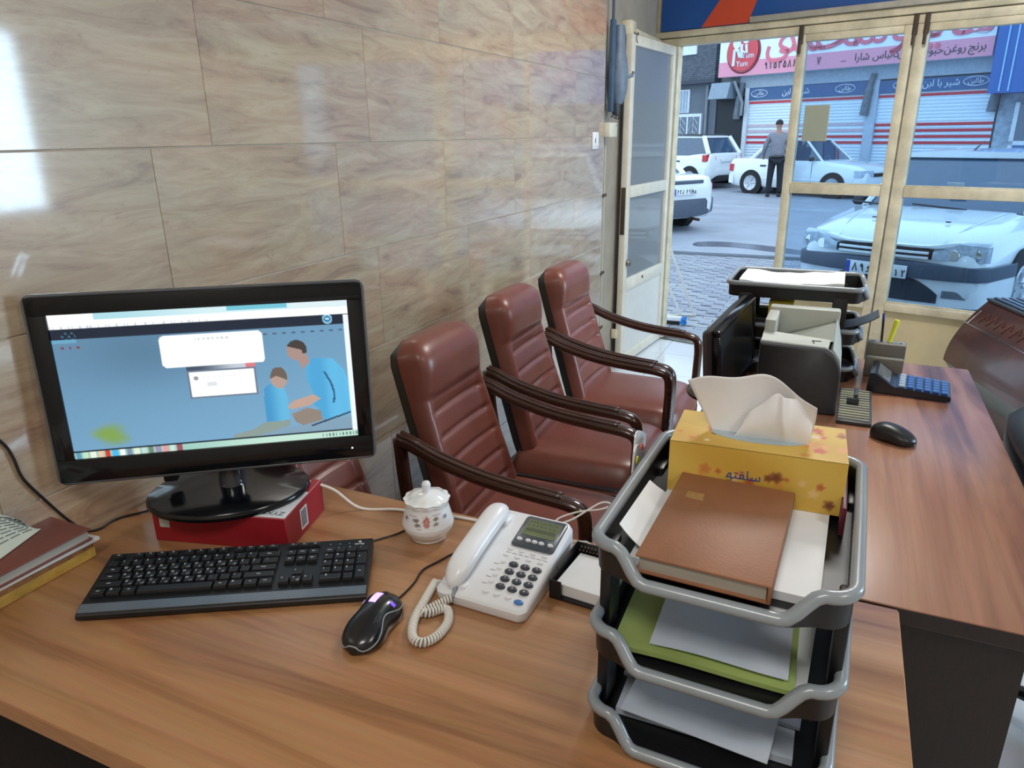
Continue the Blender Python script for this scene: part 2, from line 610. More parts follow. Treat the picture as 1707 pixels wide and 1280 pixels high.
# floor: joint slab, then each tile
fl = struct(obj('floor', MB().box(-0.25, 4.55, -1.7, 5.36, -0.10, -0.006), M_['floor_joint']))
tile_cache = {}
TS = 0.45
ty = 5.11
rowi = 0
ang_s = math.radians(-15.306)
DS = Vector((math.cos(ang_s), math.sin(ang_s), 0))
NS = Vector((-DS.y, DS.x, 0))
P0 = Vector((0.115, 5.2, 0))
def clip_poly(pts, n, c):
    out = []
    for i in range(len(pts)):
        a, b = pts[i], pts[(i + 1) % len(pts)]
        da, db = a[0] * n[0] + a[1] * n[1] - c, b[0] * n[0] + b[1] * n[1] - c
        if da <= 0:
            out.append(a)
        if da * db < 0:
            t = da / (da - db)
            out.append((a[0] + (b[0] - a[0]) * t, a[1] + (b[1] - a[1]) * t))
    return out
cF = P0.x * NS.x + P0.y * NS.y - 0.03
for j in range(16):
    for i in range(11):
        x0, y0 = -0.25 + i * TS, 5.25 - (j + 1) * TS
        if x0 > 4.5 or y0 < -1.75:
            continue
        g = 0.0015
        pts = [(g, g), (TS - g, g), (TS - g, TS - g), (g, TS - g)]
        wp = [(x0 + a, y0 + b) for a, b in pts]
        cp = clip_poly(wp, (NS.x, NS.y), cF)
        if len(cp) < 3:
            continue
        if len(cp) == 4 and cp == wp:
            if 'full' not in tile_cache:
                tile_cache['full'] = MB().prism(pts, -0.006, 0.0).mesh('tile', M_['floor_tile'])
            obj('tile', tile_cache['full'], None, fl, loc=(x0, y0, 0))
        else:
            obj('tile', MB().prism([(a - x0, b - y0) for a, b in cp], -0.006, 0.0), M_['floor_tile'], fl, None, loc=(x0, y0, 0))
# left wall: backing and polished tiles laid in running bond
wl = struct(obj('wall_left', MB().box(-0.2, -0.0035, -1.6, Y_TILE, 0, WH), M_['grout']))
RH = 0.2918
TW = 0.5735
def wall_tile(y0, y1, z0, z1):
    key = (round(y1 - y0, 3), round(z1 - z0, 3))
    if key not in tile_cache:
        tile_cache[key] = MB().rbox(-0.010, 0.0, 0, key[0], 0, key[1], 0.0009, 1).mesh('tile', M_['stone'])
    obj('tile', tile_cache[key], None, wl, loc=(0, y0, z0))
for k in range(-5, 6):
    z0 = max(0.0, 1.434 + (k - 1) * RH)
    z1 = min(WH, 1.434 + k * RH)
    if z1 - z0 < 0.02:
        continue
    ph = 1.044 if k % 2 == 0 else 1.200
    y = ph - 6 * TW
    while y < Y_TILE:
        a, b = max(y, -1.6), min(y + TW, Y_TILE)
        if b - a > 0.03:
            wall_tile(a + 0.0004, b - 0.0004, z0 + 0.0012, z1 - 0.0012)
        y += TW
# plastered pier between the tiles and the shop front, other walls, ceiling
struct(obj('wall_pier', MB().box(-0.3, -0.045, Y_TILE, 5.45, 0, WH), M_['plaster']))
struct(obj('wall_right', MB().box(4.4, 4.55, -1.6, 2.5, 0, WH).box(4.4, 4.55, 3.85, 4.3, 0, WH).box(4.4, 4.55, 2.5, 3.85, 0, .85).box(4.4, 4.55, 2.5, 3.85, 2.3, WH), M_['white_wall']))
w5 = bpy.data.objects.new('window_3', None)
COL.objects.link(w5)
struct(w5)
w5.location = (4.475, 2.5, .85)
for a in ((0, .05, 0, 1.45), (1.30, 1.35, 0, 1.45), (.65, .70, .05, 1.40)):
    obj('mullion', MB().rbox(-.03, .03, a[0], a[1], a[2], a[3], .005), M_['frame'], w5)
for a in ((0, .05), (1.40, 1.45)):
    obj('rail', MB().rbox(-.03, .03, .05, 1.30, a[0], a[1], .005), M_['frame'], w5)
for a in ((.05, .65), (.70, 1.30)):
    obj('pane', MB().box(-.002, .002, a[0], a[1], .05, 1.40), M_['glass'], w5)
struct(obj('wall_back', MB().box(-0.2, 4.55, -1.75, -1.6, 0, WH), M_['white_wall']))
struct(obj('ceiling', MB().box(-0.3, 4.6, -1.75, 5.5, WH, WH + .1), M_['ceil']))
# wall over the shop front
wf = MB()
Ms = Matrix.Translation(P0) @ Matrix.Rotation(ang_s, 4, 'Z')
wf.box(-0.50, 4.75, -0.02, 0.16, 2.075, WH, M=Ms)
struct(obj('wall_front', wf, M_['plaster']))

def at_front(name):
    o = bpy.data.objects.new(name, None)
    o.empty_display_size = .1
    COL.objects.link(o)
    o.location = P0
    o.rotation_euler = (0, 0, ang_s)
    return struct(o)
# cream steel shop front: header, door posts, windows
hd = at_front('trim_1')
obj('header_beam', MB().rbox(-0.30, 4.7, -0.035, 0.05, 1.985, 2.03, .006).rbox(-0.30, 4.7, -0.05, 0.06, 2.034, 2.073, .006), M_['frame'], hd)
obj('door_post', MB().rbox(-0.052, 0.008, -0.03, 0.035, 0.0, 1.985, .006), M_['frame'], hd)
obj('threshold', MB().rbox(-0.05, 0.80, -0.03, 0.05, -0.02, 0.012, .004).rbox(0.0, 0.78, 0.0, 0.014, 0.012, 0.022, .003), M_['steel'], hd)
obj('wall_stile', MB().rbox(-0.175, -0.12, -0.035, 0.03, 2.073, 2.9, .006), M_['frame'], hd)
for sx in (0.80, 1.405, 1.46):
    obj('hinge_lug', MB().rbox(sx - .012, sx + .012, -0.052, -0.02, 1.93, 2.03, .004).cyl((sx, -.05, 1.88), (sx, -.05, 1.95), .009), M_['rust'], hd)

def window_unit(name, s0, s1, w0=.045, w1=.045):
    w = at_front(name)
    fr = M_['frame']
    obj('mullion', MB().rbox(s0, s0 + w0, -0.032, 0.03, 0, 1.985, .005), fr, w)
    obj('mullion', MB().rbox(s1 - w1, s1, -0.032, 0.03, 0, 1.985, .005), fr, w)
    a, b = s0 + w0, s1 - w1
    obj('top_rail', MB().rbox(a, b, -0.03, 0.03, 1.945, 1.985, .005), fr, w)
    obj('transom', MB().rbox(a, b, -0.032, 0.03, 1.083, 1.142, .006), fr, w)
    obj('sill', MB().rbox(a, b, -0.05, 0.05, 0.425, 0.468, .006), fr, w)
    obj('pane', MB().box(a - .002, b + .002, -0.002, 0.002, 1.14, 1.947), M_['glass'], w)
    obj('pane', MB().box(a - .002, b + .002, -0.002, 0.002, 0.466, 1.085), M_['glass'], w)
    obj('bead', MB().rbox(a, b, -0.012, 0.012, 1.140, 1.150, .003).rbox(a, b, -0.012, .012, 0.466, .476, .003), fr, w)
    obj('kick_panel', MB().box(a - .002, b + .002, -0.012, 0.012, 0.0, 0.427), M_['panel'], w)
    obj('bottom_rail', MB().rbox(a, b, -0.03, 0.03, 0.0, 0.06, .005), fr, w)
    return w
window_unit('window_1', 0.778, 1.402, .048, .05)
window_unit('window_2', 1.410, 2.55, .062, .05)
struct(obj('wall_front_right', MB().box(2.556, 4.62, -.03, .16, 0, 2.075, M=Ms), M_['white_wall']))
paper_note_mat, nt_, b_ = new_mat('yellowed_translucent_paper')
tr_ = N(nt_, 'ShaderNodeBsdfTranslucent')
tr_.inputs['Color'].default_value = lin((246, 236, 212))
b_.inputs['Base Color'].default_value = lin((214, 204, 176))
ms_ = N(nt_, 'ShaderNodeMixShader')
ms_.inputs[0].default_value = .8
nt_.links.new(b_.outputs[0], ms_.inputs[1])
nt_.links.new(tr_.outputs[0], ms_.inputs[2])
nt_.links.new(ms_.outputs[0], nt_.nodes['Material Output'].inputs['Surface'])
tag(obj('paper_note', MB().box(0.858, 1.003, -0.0045, -0.0025, 1.39, 1.595), paper_note_mat),
    'blank yellowed paper note taped to the shop window glass', 'note')
bpy.data.objects['paper_note'].matrix_world = Ms
# open door leaf, swung into the room along the pier
d1 = bpy.data.objects.new('door_1', None)
COL.objects.link(d1)
struct(d1)
d1.location = (0.085, 5.155, 0)
d1.rotation_euler = (0, 0, math.radians(-90 - 5.6))
DW = 0.80
fr2 = M_['frame2']
obj('door_stile', MB().rbox(0.0, 0.055, -0.02, 0.02, 0.012, 1.98, .004), fr2, d1)
obj('door_stile', MB().rbox(DW - .06, DW, -0.02, 0.02, 0.012, 1.98, .004), fr2, d1)
obj('door_rail', MB().rbox(0.05, DW - .055, -0.019, 0.019, 1.925, 1.98, .004), fr2, d1)
obj('door_rail', MB().rbox(0.05, DW - .055, -0.019, 0.019, 1.075, 1.145, .004), fr2, d1)
obj('door_rail', MB().rbox(0.05, DW - .055, -0.019, 0.019, 0.50, 0.575, .004), fr2, d1)
obj('door_rail', MB().rbox(0.05, DW - .055, -0.019, 0.019, 0.012, 0.075, .004), fr2, d1)
obj('door_glass', MB().box(0.05, DW - .055, -0.002, 0.002, 1.14, 1.93), M_['doorglass'], d1)
obj('door_glass', MB().box(0.05, DW - .055, -0.002, 0.002, 0.57, 1.08), M_['doorglass'], d1)
obj('door_panel', MB().box(0.05, DW - .055, -0.008, 0.008, 0.07, 0.505), M_['doorpanel'], d1)
obj('lock_plate', MB().rbox(DW - .001, DW + .004, -0.014, 0.014, 0.86, 1.14, .002), M_['rust'], d1)
kb_ = obj('door_knob', MB().lathe([(0.0, 0), (.02, .001), (.024, .008), (.018, .02), (.008, .022), (0, .023)], 20, M=T(DW - .05, 0.022, .68, rx=-math.pi / 2)), M_['steel'], d1)
obj('latch_hole', MB().rbox(DW - .36, DW - .335, .0185, .0205, .535, .555, .001), M_['rust'], d1)
obj('hasp', MB().rbox(DW - .002, DW + .012, -.045, -.01, .20, .26, .002), M_['frame'], d1)
# blue sign box over the header, seen from inside
sg = thing('sign_box', 'deep blue sign panel with an orange-red stripe above the glass shop front', 'sign', P0, ang_s)
obj('board', MB().box(-0.118, 4.2, -0.055, -0.021, 2.075, 2.75), pm('blue_sign_sheet', (24, 80, 150), .3, coat=.3, var=.08, vscale=2), sg, None)
obj('stripe', MB().prism([(0.17, 2.076), (0.475, 2.076), (0.73, 2.75), (0.52, 2.75), (0.33, 2.28)], -0.0565, -0.0552, 'xz'), pm('orange_red_sign_stripe', (214, 78, 48), .35, var=.05), sg, None)
tx = MB()
text_mb(tx, '\uFEB3\uFEE6\uFEEF \uFEAF\uFEEE\uFEAD', .16, T(1.02, -0.057, 2.275, rx=math.pi / 2), depth=.0006)
obj('lettering', tx, M_['white'], sg, None)
obj('drip_rail', MB().rbox(0.49, 4.2, -0.075, -0.05, 2.073, 2.105, .004), pm('faded_grey_rail', (176, 170, 156), .5, var=.15), sg)
# housings of the ceiling light panels
for i, (px_, py_, pw_) in enumerate(PANELS):
    c = thing('ceiling_light', ['square ceiling light panel over the free floor beside the near desk', 'square ceiling light panel beside the far desk', 'square ceiling light panel behind the near desk'][i], 'ceiling light', (px_, py_, 2.80), 0, 'ceiling light panels')
    obj('housing', MB().box(-.33, .33, -.33, .33, .012, .098), M_['white'], c, None)
    f_ = MB()
    f_.rbox(-.34, .34, -.34, -.305, -.008, .012).rbox(-.34, .34, .305, .34, -.008, .012).rbox(-.34, -.305, -.305, .305, -.008, .012).rbox(.305, .34, -.305, .305, -.008, .012)
    obj('frame', f_, M_['white'], c)

# fittings on the wall by the door
c = thing('light_switch', 'small white double wall switch on the tiles beside the conduits', 'switch', (0, 3.79, 1.415))
obj('plate', MB().rbox(0.0, .009, -.045, .045, -.042, .042, .003), M_['white'], c)
obj('rocker', MB().rbox(.008, .013, -.036, -.004, -.03, .03, .002), M_['white'], c)
obj('rocker', MB().rbox(.008, .013, .004, .036, -.03, .03, .002), M_['white'], c)
obj('socket_hole', MB().rbox(.012, .0136, -.026, -.014, -.012, .012, .003), M_['black'], c)
pp = pm('painted_conduit_pipe', (176, 168, 150), .5, var=.12)
for k, (yy, rr, lb) in enumerate(((3.985, .013, 'thicker cream conduit pipe running up the wall beside the door'), (4.04, .009, 'thinner cream conduit pipe running up next to the thicker one'))):
    c = thing('conduit_pipe', lb, 'pipe', (-0.02, yy, 0))
    obj('pipe', MB().cyl((0, 0, 0), (0, 0, 1.43), rr, n=12), pp, c)
    for zz in (.35, .68, 1.12):
        obj('clamp', MB().rbox(-.02, rr + .004, -rr - .012, rr + .012, zz - .008, zz + .008, .002), M_['rust'], c)
c = thing('junction_box', 'cream plastic junction box at the top of the conduit pipes', 'junction box', (-0.03, 4.03, 1.43))
obj('box', MB().rbox(0, .06, -.07, .07, 0, .075, .004), pm('aged_cream_plastic', (214, 208, 188), .5), c)
obj('lid_screw', MB().cyl((.059, .05, .06), (.062, .05, .06), .004), M_['steel'], c)
c = thing('cable_casing', 'dusty blue-grey casing with cables on the wall above the junction box', 'cable casing', (0.012, 4.16, 1.60))
cm = pm('dusty_blue_grey_plastic', (104, 118, 134), .45, var=.25, vscale=14)
obj('casing', MB().lathe([(0, 0), (.022, .002), (.034, .03), (.046, .08), (.046, .17), (.040, .22), (.030, .27), (.026, .38), (.02, .40), (0, .402)], 20, mod=lambda a, r, z: 1 + .12 * math.sin(a * 2)), cm, c)
obj('rear_channel', MB().rbox(-.03, -.005, -.10, -.055, -.04, .42, .006), pm('blue_channel', (70, 92, 118), .5, var=.2), c)
obj('cap', MB().lathe([(0, -.06), (.018, -.055), (.024, -.03), (.02, .004), (0, .006)], 16, c=(0, -.035, 0)), M_['darkgrey'], c)
obj('spout', MB().tube([(0.03, .03, .14), (.06, .055, .15), (.065, .06, .17)], .009, n=8), cm, c)
obj('cable', MB().tube(smooth_path([(-.02, -.07, .40), (-.022, -.068, .7), (-.02, -.072, 1.0), (-.02, -.07, 1.33)]), .008), pm('blue_cable_sleeve', (66, 82, 104), .5), c)
obj('wire', MB().tube(smooth_path([(.0, -.04, -.05), (.01, -.06, -.075), (.0, -.10, -.06), (-.005, -.11, -.07)]), .003, n=6).tube(smooth_path([(.0, -.04, -.04), (.012, -.01, -.07), (.0, .0, -.075)]), .003, n=6), M_['blackcable'], c)
# pull bar above the door
c = thing('pull_bar', 'cream painted bar and pulley on the pier above the open door', 'bracket', (-0.02, 4.42, 2.0))
obj('bar', MB().rbox(-.02, .02, 0.02, .75, -.012, .025, .005), M_['frame'], c)
obj('block', MB().rbox(-.028, .035, -.05, .06, -.03, .055, .012), M_['frame'], c)
obj('pulley', MB().lathe([(.012, -.008), (.03, -.01), (.022, 0), (.03, .01), (.012, .008)], 18, c=(0, 0, 0), M=T(.045, .02, -.035, ry=math.pi / 2)), M_['steel'], c)

# ------------------------------------------------------------------ desks
DZ = 0.75
d = thing('office_desk', 'orange-brown wood laminate desk along the tiled wall, holding the lit monitor', 'desk', (0.006, 0.416, 0))
obj('desk_top', MB().rbox(0, 1.379, 0, 0.679, DZ - .03, DZ, .0025, 2), [M_['wood1']], d)
obj('edge_band', MB().box(0.004, 1.375, -0.0008, 0.0004, DZ - .028, DZ - .002).box(1.3786, 1.3798, .004, .675, DZ - .028, DZ - .002), M_['edge'], d, None)
obj('side_panel', MB().box(0.03, 0.055, 0.03, .65, 0, DZ - .03), M_['darkwood'], d, None)
obj('side_panel', MB().box(1.27, 1.295, 0.03, .65, 0, DZ - .03), M_['darkwood'], d, None)
obj('modesty_panel', MB().box(0.055, 1.27, 0.60, .618, 0.25, DZ - .03), M_['darkwood'], d, None)
d = thing('office_desk', 'reddish-brown wood laminate desk carrying the printer, near the shop front', 'desk', (0.95, 1.102, 0))
obj('desk_top', MB().rbox(0, 0.692, 0, 1.395, DZ - .03, DZ, .0025, 2), [M_['wood2']], d)
obj('edge_band', MB().box(.004, .688, -.0008, .0004, DZ - .028, DZ - .002).box(.6916, .6928, .004, 1.39, DZ - .028, DZ - .002), M_['darkwood'], d, None)
obj('side_panel', MB().box(0.03, 0.62, 0.03, .055, 0, DZ - .03), M_['darkwood'], d, None)
obj('side_panel', MB().box(0.03, 0.62, 1.335, 1.36, 0, DZ - .03), M_['darkwood'], d, None)
obj('modesty_panel', MB().box(0.06, 0.078, 0.055, 1.335, .25, DZ - .03), M_['darkwood'], d, None)

# ------------------------------------------------------------------ lit monitor on its red carton
rb = thing('cardboard_carton', 'flat red and white cardboard carton under the lit monitor', 'box', (0.403, 0.853, DZ), math.radians(14.5))
red = pm('red_carton_print', (150, 26, 38), .45, var=.08)
c_ = MB().rbox(-.262, 0, 0, .155, 0, .0655, .0015, 1)
obj('carton', c_, red, rb)
obj('white_lid', MB().box(-.26, -.002, .002, .153, .0655, .0662), M_['white'], rb, None)
obj('red_corner', MB().prism([(-.002, .100), (-.002, .153), (-.05, .153), (-.032, .128), (-.02, .122), (-.018, .108)], .0662, .0666), red, rb, None)
obj('barcode_label', MB().box(0.0002, .0009, .055, .082, .012, .053), M_['white'], rb, None)
bb = MB()
for k in range(9):
    bb.box(.0009, .0012, .058 + k * .0024, .058 + k * .0024 + (.0008 if k % 3 else .0014), .016, .050)
obj('barcode', bb, M_['ink'], rb, None)
obj('grey_label', MB().box(-.248, -.228, -.0009, -.0002, .030, .054), M_['ltgrey'], rb, None)
tx = MB()
text_mb(tx, 'ZYXEL', .017, T(-.034, .017, .0664, rz=math.pi), depth=.0002)
obj('lettering', tx, M_['ink'], rb, None)

MY = math.radians(35.5)
mo = thing('monitor', 'lit widescreen computer monitor with glossy black bezel on the near desk', 'monitor', (0.248, 0.88, 0.8165), MY)
# local frame: x to the right of the screen, y away from the viewer
bz = 1.042 - 0.8165
TL = math.radians(-2.85)
MS = T(0, 0, bz, rx=TL)
sw, sh = .542, .328
b_ = MB()
b_.loft([[(x, y, z) for (x, z) in rrect(-sw / 2 + i, sw / 2 - i, -sh / 2 + i, sh / 2 - i, .012, 4)] for (y, i) in ((.002, .0), (.012, 0), (.026, .012), (.040, .05))], M=MS)
obj('rear_shell', b_, M_['blackgloss'], mo)
# clear acrylic rim round the bezel, then the bezel as four bars
fr_ = MB()
for a in ((-sw / 2, sw / 2, sh / 2 - .030, sh / 2), (-sw / 2, sw / 2, -sh / 2, -sh / 2 + .042), (-sw / 2, -sw / 2 + .029, -sh / 2 + .042, sh / 2 - .030), (sw / 2 - .026, sw / 2, -sh / 2 + .042, sh / 2 - .030)):
    fr_.rbox(a[0], a[1], -.006, .003, a[2], a[3], .0015, 2, M=MS)
obj('bezel', fr_, M_['blackgloss'], mo)
rim = [(x, 0, z) for (x, z) in rrect(-sw / 2 - .002, sw / 2 + .002, -sh / 2 - .002, sh / 2 + .002, .012, 5)]
obj('acrylic_rim', MB().tube(rim, .004, n=6, closed=True, M=MS), pm('smoky_acrylic', (92, 94, 98), .12, coat=.5), mo)
obj('power_light', MB().box(sw / 2 - .040, sw / 2 - .037, -.0066, -.0062, -sh / 2 + .018, -sh / 2 + .0205, M=MS), pm('white_led', (240, 240, 255), emit=(230, 235, 255), estr=2), mo, None)
# picture on the screen
def mixc(a, b, t):
    t = max(0.0, min(1.0, t))
    return tuple(a[i] + (b[i] - a[i]) * t for i in range(3))
def sst(e0, e1, x):
    t = max(0.0, min(1.0, (x - e0) / (e1 - e0)))
    return t * t * (3 - 2 * t)
def in_poly(pts, x, y):
    c = False
    n = len(pts)
    for i in range(n):
        x1, y1 = pts[i]
        x2, y2 = pts[(i + 1) % n]
        if (y1 > y) != (y2 > y) and x < (x2 - x1) * (y - y1) / (y2 - y1) + x1:
            c = not c
    return c
MAN_SHIRT = [(.835, .44), (.86, .40), (.93, .41), (.97, .50), (.985, .62), (.985, .83), (.88, .86), (.86, .77), (.845, .74), (.85, .66), (.83, .55)]
MAN_ARM = [(.745, .745), (.78, .70), (.85, .665), (.875, .70), (.83, .745), (.77, .765)]
MAN_LEG = [(.765, .80), (.82, .76), (.87, .79), (.875, .86), (.80, .89), (.775, .86)]
BOY_SHIRT = [(.675, .60), (.70, .56), (.745, .59), (.755, .66), (.755, .84), (.67, .845), (.672, .7)]
BOY_LEG = [(.665, .845), (.755, .84), (.755, .885), (.66, .93), (.60, .955), (.55, .945), (.55, .92), (.62, .89)]
rn = random.Random(3)
ICON = [(255, 255, 255) for _ in range(12)]
ICON = [(90, 150, 180), (190, 220, 190), (225, 235, 215), (230, 190, 160), (200, 60, 40), (70, 180, 230), (235, 240, 240), (120, 140, 160), (220, 230, 210), (190, 215, 205), (110, 130, 110), (150, 140, 170), (225, 150, 150), (200, 220, 210), (150, 80, 90)]
def screen_px(u, v):
    # u to the right, v downwards
    base = mixc((86, 124, 152), (122, 170, 204), .2 + .55 * v + .25 * u)
    base = mixc(base, (70, 104, 130), .5 * math.exp(-((u - .3) ** 2 / .06 + (v - .28) ** 2 / .05)))
    c = base
    if u > .55:
        c = mixc(c, (124, 156, 178), sst(.93 - (u - .55) * .22, .95 - (u - .55) * .22, v))
    q = math.hypot((u - .135 + .012 * math.sin(v * 40)) / .062, (v - .845) / .085)
    c = mixc(c, (126, 158, 62), .85 * (1 - sst(.25, 1.25, q)))
    if in_poly(MAN_SHIRT, u, v):
        c = mixc((74, 160, 208), (100, 186, 228), sst(.85, .99, u) + .2 * math.sin(u * 70))
        if abs(u - .895 - .03 * math.sin((v - .5) * 9)) < .004 and .5 < v < .74:
            c = (40, 90, 130)
    if in_poly(MAN_LEG, u, v):
        c = (140, 128, 118)
    if in_poly(MAN_ARM, u, v):
        c = (186, 156, 142)
    if math.hypot((u - .806) / .036, (v - .335) / .072) < 1 or in_poly([(.80, .37), (.835, .34), (.848, .43), (.82, .47)], u, v):
        c = (164, 138, 130)
        if v < .325 - (.806 - u) * .6 and math.hypot((u - .808) / .040, (v - .325) / .078) < 1 or (u > .826 and v < .36):
            c = (64, 58, 56)
    if in_poly(BOY_LEG, u, v):
        c = (134, 152, 146)
    if in_poly(BOY_SHIRT, u, v):
        c = mixc((66, 146, 196), (96, 178, 218), sst(.68, .74, u))
    if math.hypot((u - .732) / .030, (v - .525) / .078) < 1:
        c = (176, 150, 140)
        if v < .51 + abs(u - .722) * .9:
            c = (104, 92, 82)
    if u > .83 and abs(v - (.90 - (u - .83) * .55)) < .006:
        c = (30, 44, 60)
    # navigation band, browser rows
    if v < .165:
        c = (22, 32, 52)
        q = math.hypot((u - .925) / .018, (v - .128) / .033)
        if q < 1:
            c = (150, 200, 220) if q > .72 else (40, 120, 170)
            if q < .45 and abs(v - .128) < .007:
                c = (200, 230, 240)
    if .165 < v < .19 and u < .08 or (.12 < v < .17 and .03 < u < .08 and math.sin(u * 300) * math.sin(v * 160) > .45):
        c = mixc(c, (110, 190, 220), .5)
    if v < .098:
        c = (246, 250, 252)
        if v > .078 and math.sin(u * 210) + math.sin(u * 533) > .9 and u < .52:
            c = (200, 205, 215)
    if v < .045:
        c = (170, 214, 224) if u > .145 else (244, 248, 250)
        c = mixc(c, (206, 232, 236), sst(.2, .55, u)) if u > .145 else c
        if .58 < u < .79 and v < .034:
            c = (110, 190, 208)
        if u > .80:
            c = (214, 232, 236)
    if .20 < v < .215 and u > .68 and math.sin(u * 190) > .25:
        c = mixc(c, (40, 60, 90), .6)
    if abs(v - .225) < .010 and (abs(u - .03) < .004 or abs(u - .055) < .004 or abs(u - .08) < .005):
        c = (120, 70, 80)
    # the two white message boxes
    def rr(u0, u1, v0, v1, r):
        dx = max(u0 + r - u, 0, u - u1 + r)
        dy = max((v0 - v) + r * 1.9, 0, (v - v1) + r * 1.9) / 1.9
        return math.hypot(dx, dy) < r and u0 <= u <= u1 and v0 <= v <= v1
    if rr(.342, .692, .18, .405, .018):
        c = (255, 255, 255)
        if abs(v - .215) < .006 and .46 < u < .58 and math.sin(u * 400) > 0:
            c = (190, 195, 205)
    if .418 < u < .655 and .405 < v < .635:
        c = (104, 118, 136)
        if .424 < u < .649 and .445 < v < .622:
            c = (255, 255, 255)
            if math.hypot((u - .447) / .008, (v - .487) / .015) < 1:
                c = (150, 150, 158)
            if abs(v - .487) < .006 and .462 < u < .60 and math.sin(u * 350) > .4:
                c = (222, 226, 234)
            if abs(v - .535) < .014 and .48 < u < .515:
                c = (216, 220, 226)
        elif v < .43:
            c = mixc((60, 76, 96), (190, 200, 210), sst(.44, .60, u))
            if u > .622:
                c = (214, 120, 128)
    if v > .945:
        c = (18, 34, 44)
    if v > .957:
        c = mixc((150, 196, 186), (188, 222, 206), sst(.3, .7, u))
        k = int(u / .0245)
        if k < 15 and abs(u / .0245 - k - .5) < .36:
            c = ICON[k]
        if u > .86 and math.sin(u * 500) > .2 and .965 < v < .99:
            c = (90, 130, 120)
    elif u > .982 and v > .10:
        c = (232, 240, 244)
    return c
x0s, x1s = -sw / 2 + .029, sw / 2 - .026
z0s, z1s = -sh / 2 + .042, sh / 2 - .030
NU, NV = 300, 170
me = MB().grid(lambda a, b: tuple(MS @ Vector((x0s + (x1s - x0s) * a, -.0012, z1s + (z0s - z1s) * b))), NU, NV).mesh('screen', vcol_mat('lit_screen_picture', rough=.08, emit=1.0))
at = me.attributes.new('print', 'FLOAT_COLOR', 'POINT')
buf = []
for j in range(NV + 1):
    for i in range(NU + 1):
        buf += list(lin(screen_px(i / NU, j / NV)))
at.data.foreach_set('color', buf)
obj('screen', me, None, mo, label='blue web page with a man and a boy and two white message boxes')
# oval foot and clear neck
fo = MB()
ell = lambda s, z: [(s * .146 * math.cos(a), .012 + s * .112 * math.sin(a), z) for a in [2 * math.pi * k / 48 for k in range(48)]]
fo.loft([ell(.985, 0), ell(1.0, .004), ell(.995, .009), ell(.97, .0125), ell(.6, .0165), ell(.2, .018)])
obj('foot', fo, M_['blackgloss'], mo)
obj('neck', MB().lathe([(.026, .016), (.024, .02), (.022, .06), (.024, .075)], 24, c=(0.005, .022, 0)), pm('smoky_clear_neck', (40, 42, 48), .06, coat=.6), mo)
obj('neck_collar', MB().lathe([(.029, .062), (.030, .066), (.030, .082), (.02, .09)], 24, c=(0.005, .022, 0)), pm('navy_plastic', (22, 24, 74), .3), mo)
obj('cable_clip', MB().rbox(-.115, -.09, .02, .04, .03, .062, .004), M_['black'], mo)

# ------------------------------------------------------------------ keyboard
KX, KY, KR = 0.39, 0.739, math.radians(29.9)
kb = thing('keyboard', 'full-size black keyboard with white legends and a silver-grey front strip', 'keyboard', (KX, KY, DZ), KR)
def ktop(y):
    return .020 + (y + .074) * .085
kw, kd = .440, .148
prof = [(-kd / 2, .004), (-kd / 2, .011), (-kd / 2 + .004, .0145), (-kd / 2 + .022, ktop(-.06) - .004), (kd / 2 - .004, ktop(.07) - .002), (kd / 2, ktop(.07) - .008), (kd / 2, .010), (0, .004)]
obj('case', MB().prism(prof, -kw / 2, kw / 2, 'yz'), M_['black'], kb)
gs = pm('silver_grey_strip', (104, 114, 124), .3, metal=.2)
obj('front_strip', MB().add([(-kw / 2 + .001, -kd / 2 + .0035, .0152), (kw / 2 - .001, -kd / 2 + .0035, .0152), (kw / 2 - .001, -kd / 2 + .0215, ktop(-.06) - .0032), (-kw / 2 + .001, -kd / 2 + .0215, ktop(-.06) - .0032),
                            (-kw / 2 + .001, -kd / 2 + .0035, .0140), (kw / 2 - .001, -kd / 2 + .0035, .0140), (kw / 2 - .001, -kd / 2 + .0215, ktop(-.06) - .0045), (-kw / 2 + .001, -kd / 2 + .0215, ktop(-.06) - .0045)],
                           [(0, 1, 2, 3), (7, 6, 5, 4), (0, 4, 5, 1), (1, 5, 6, 2), (2, 6, 7, 3), (3, 7, 4, 0)]), gs, kb, None)
for sx in (-1, 1):
    obj('foot', MB().rbox(sx * .18 - .015, sx * .18 + .015, .045, .058, 0, .012, .002), M_['rubber'], kb)
    obj('foot', MB().rbox(sx * .18 - .015, sx * .18 + .015, -.066, -.056, 0, .006, .002), M_['rubber'], kb)
pitch = .0187
def keycap(w, dp):
    b = MB()
    w2, d2 = w / 2 - .0009, dp / 2 - .0009
    b.loft([[(sx * (w2 - i), sy * (d2 - i), z) for sx, sy in ((-1, -1), (1, -1), (1, 1), (-1, 1))] for i, z in ((0, -.002), (0.0002, .003), (.0016, .0072), (.0022, .0076))])
    return b
leg_cache = {}
def add_key(x, y, w=pitch, dp=.0168, legend='', small=False):
    b = keycap(w, dp)
    if legend:
        s = .0062 if len(legend) == 1 else .0036
        text_mb(b, legend, s, T(-w * .18 if len(legend) == 1 else 0, .0028 if len(legend) == 1 else 0, .0079), mi=1, depth=.0001)
        if len(legend) == 1 and legend.isalpha():
            text_mb(b, rn.choice('\u0634\u06CC\u0628\u0644\u0627\u062A\u0646\u0645\u06A9\u0641\u0642\u0639'), .0055, T(w * .2, -.0035, .0079), mi=1, depth=.0001)
    obj('key', b.mesh('key', [M_['black2'], M_['legend']], None), None, kb, loc=(x, y, ktop(y) - .0035), rot=(math.atan(.085), 0, 0))
M_['black2'] = pm('matt_black_keycap', (26, 27, 30), .42, var=.05)
M_['legend'] = pm('white_key_legend', (225, 228, 230), .5, var=.02)
X0 = -kw / 2 + .008
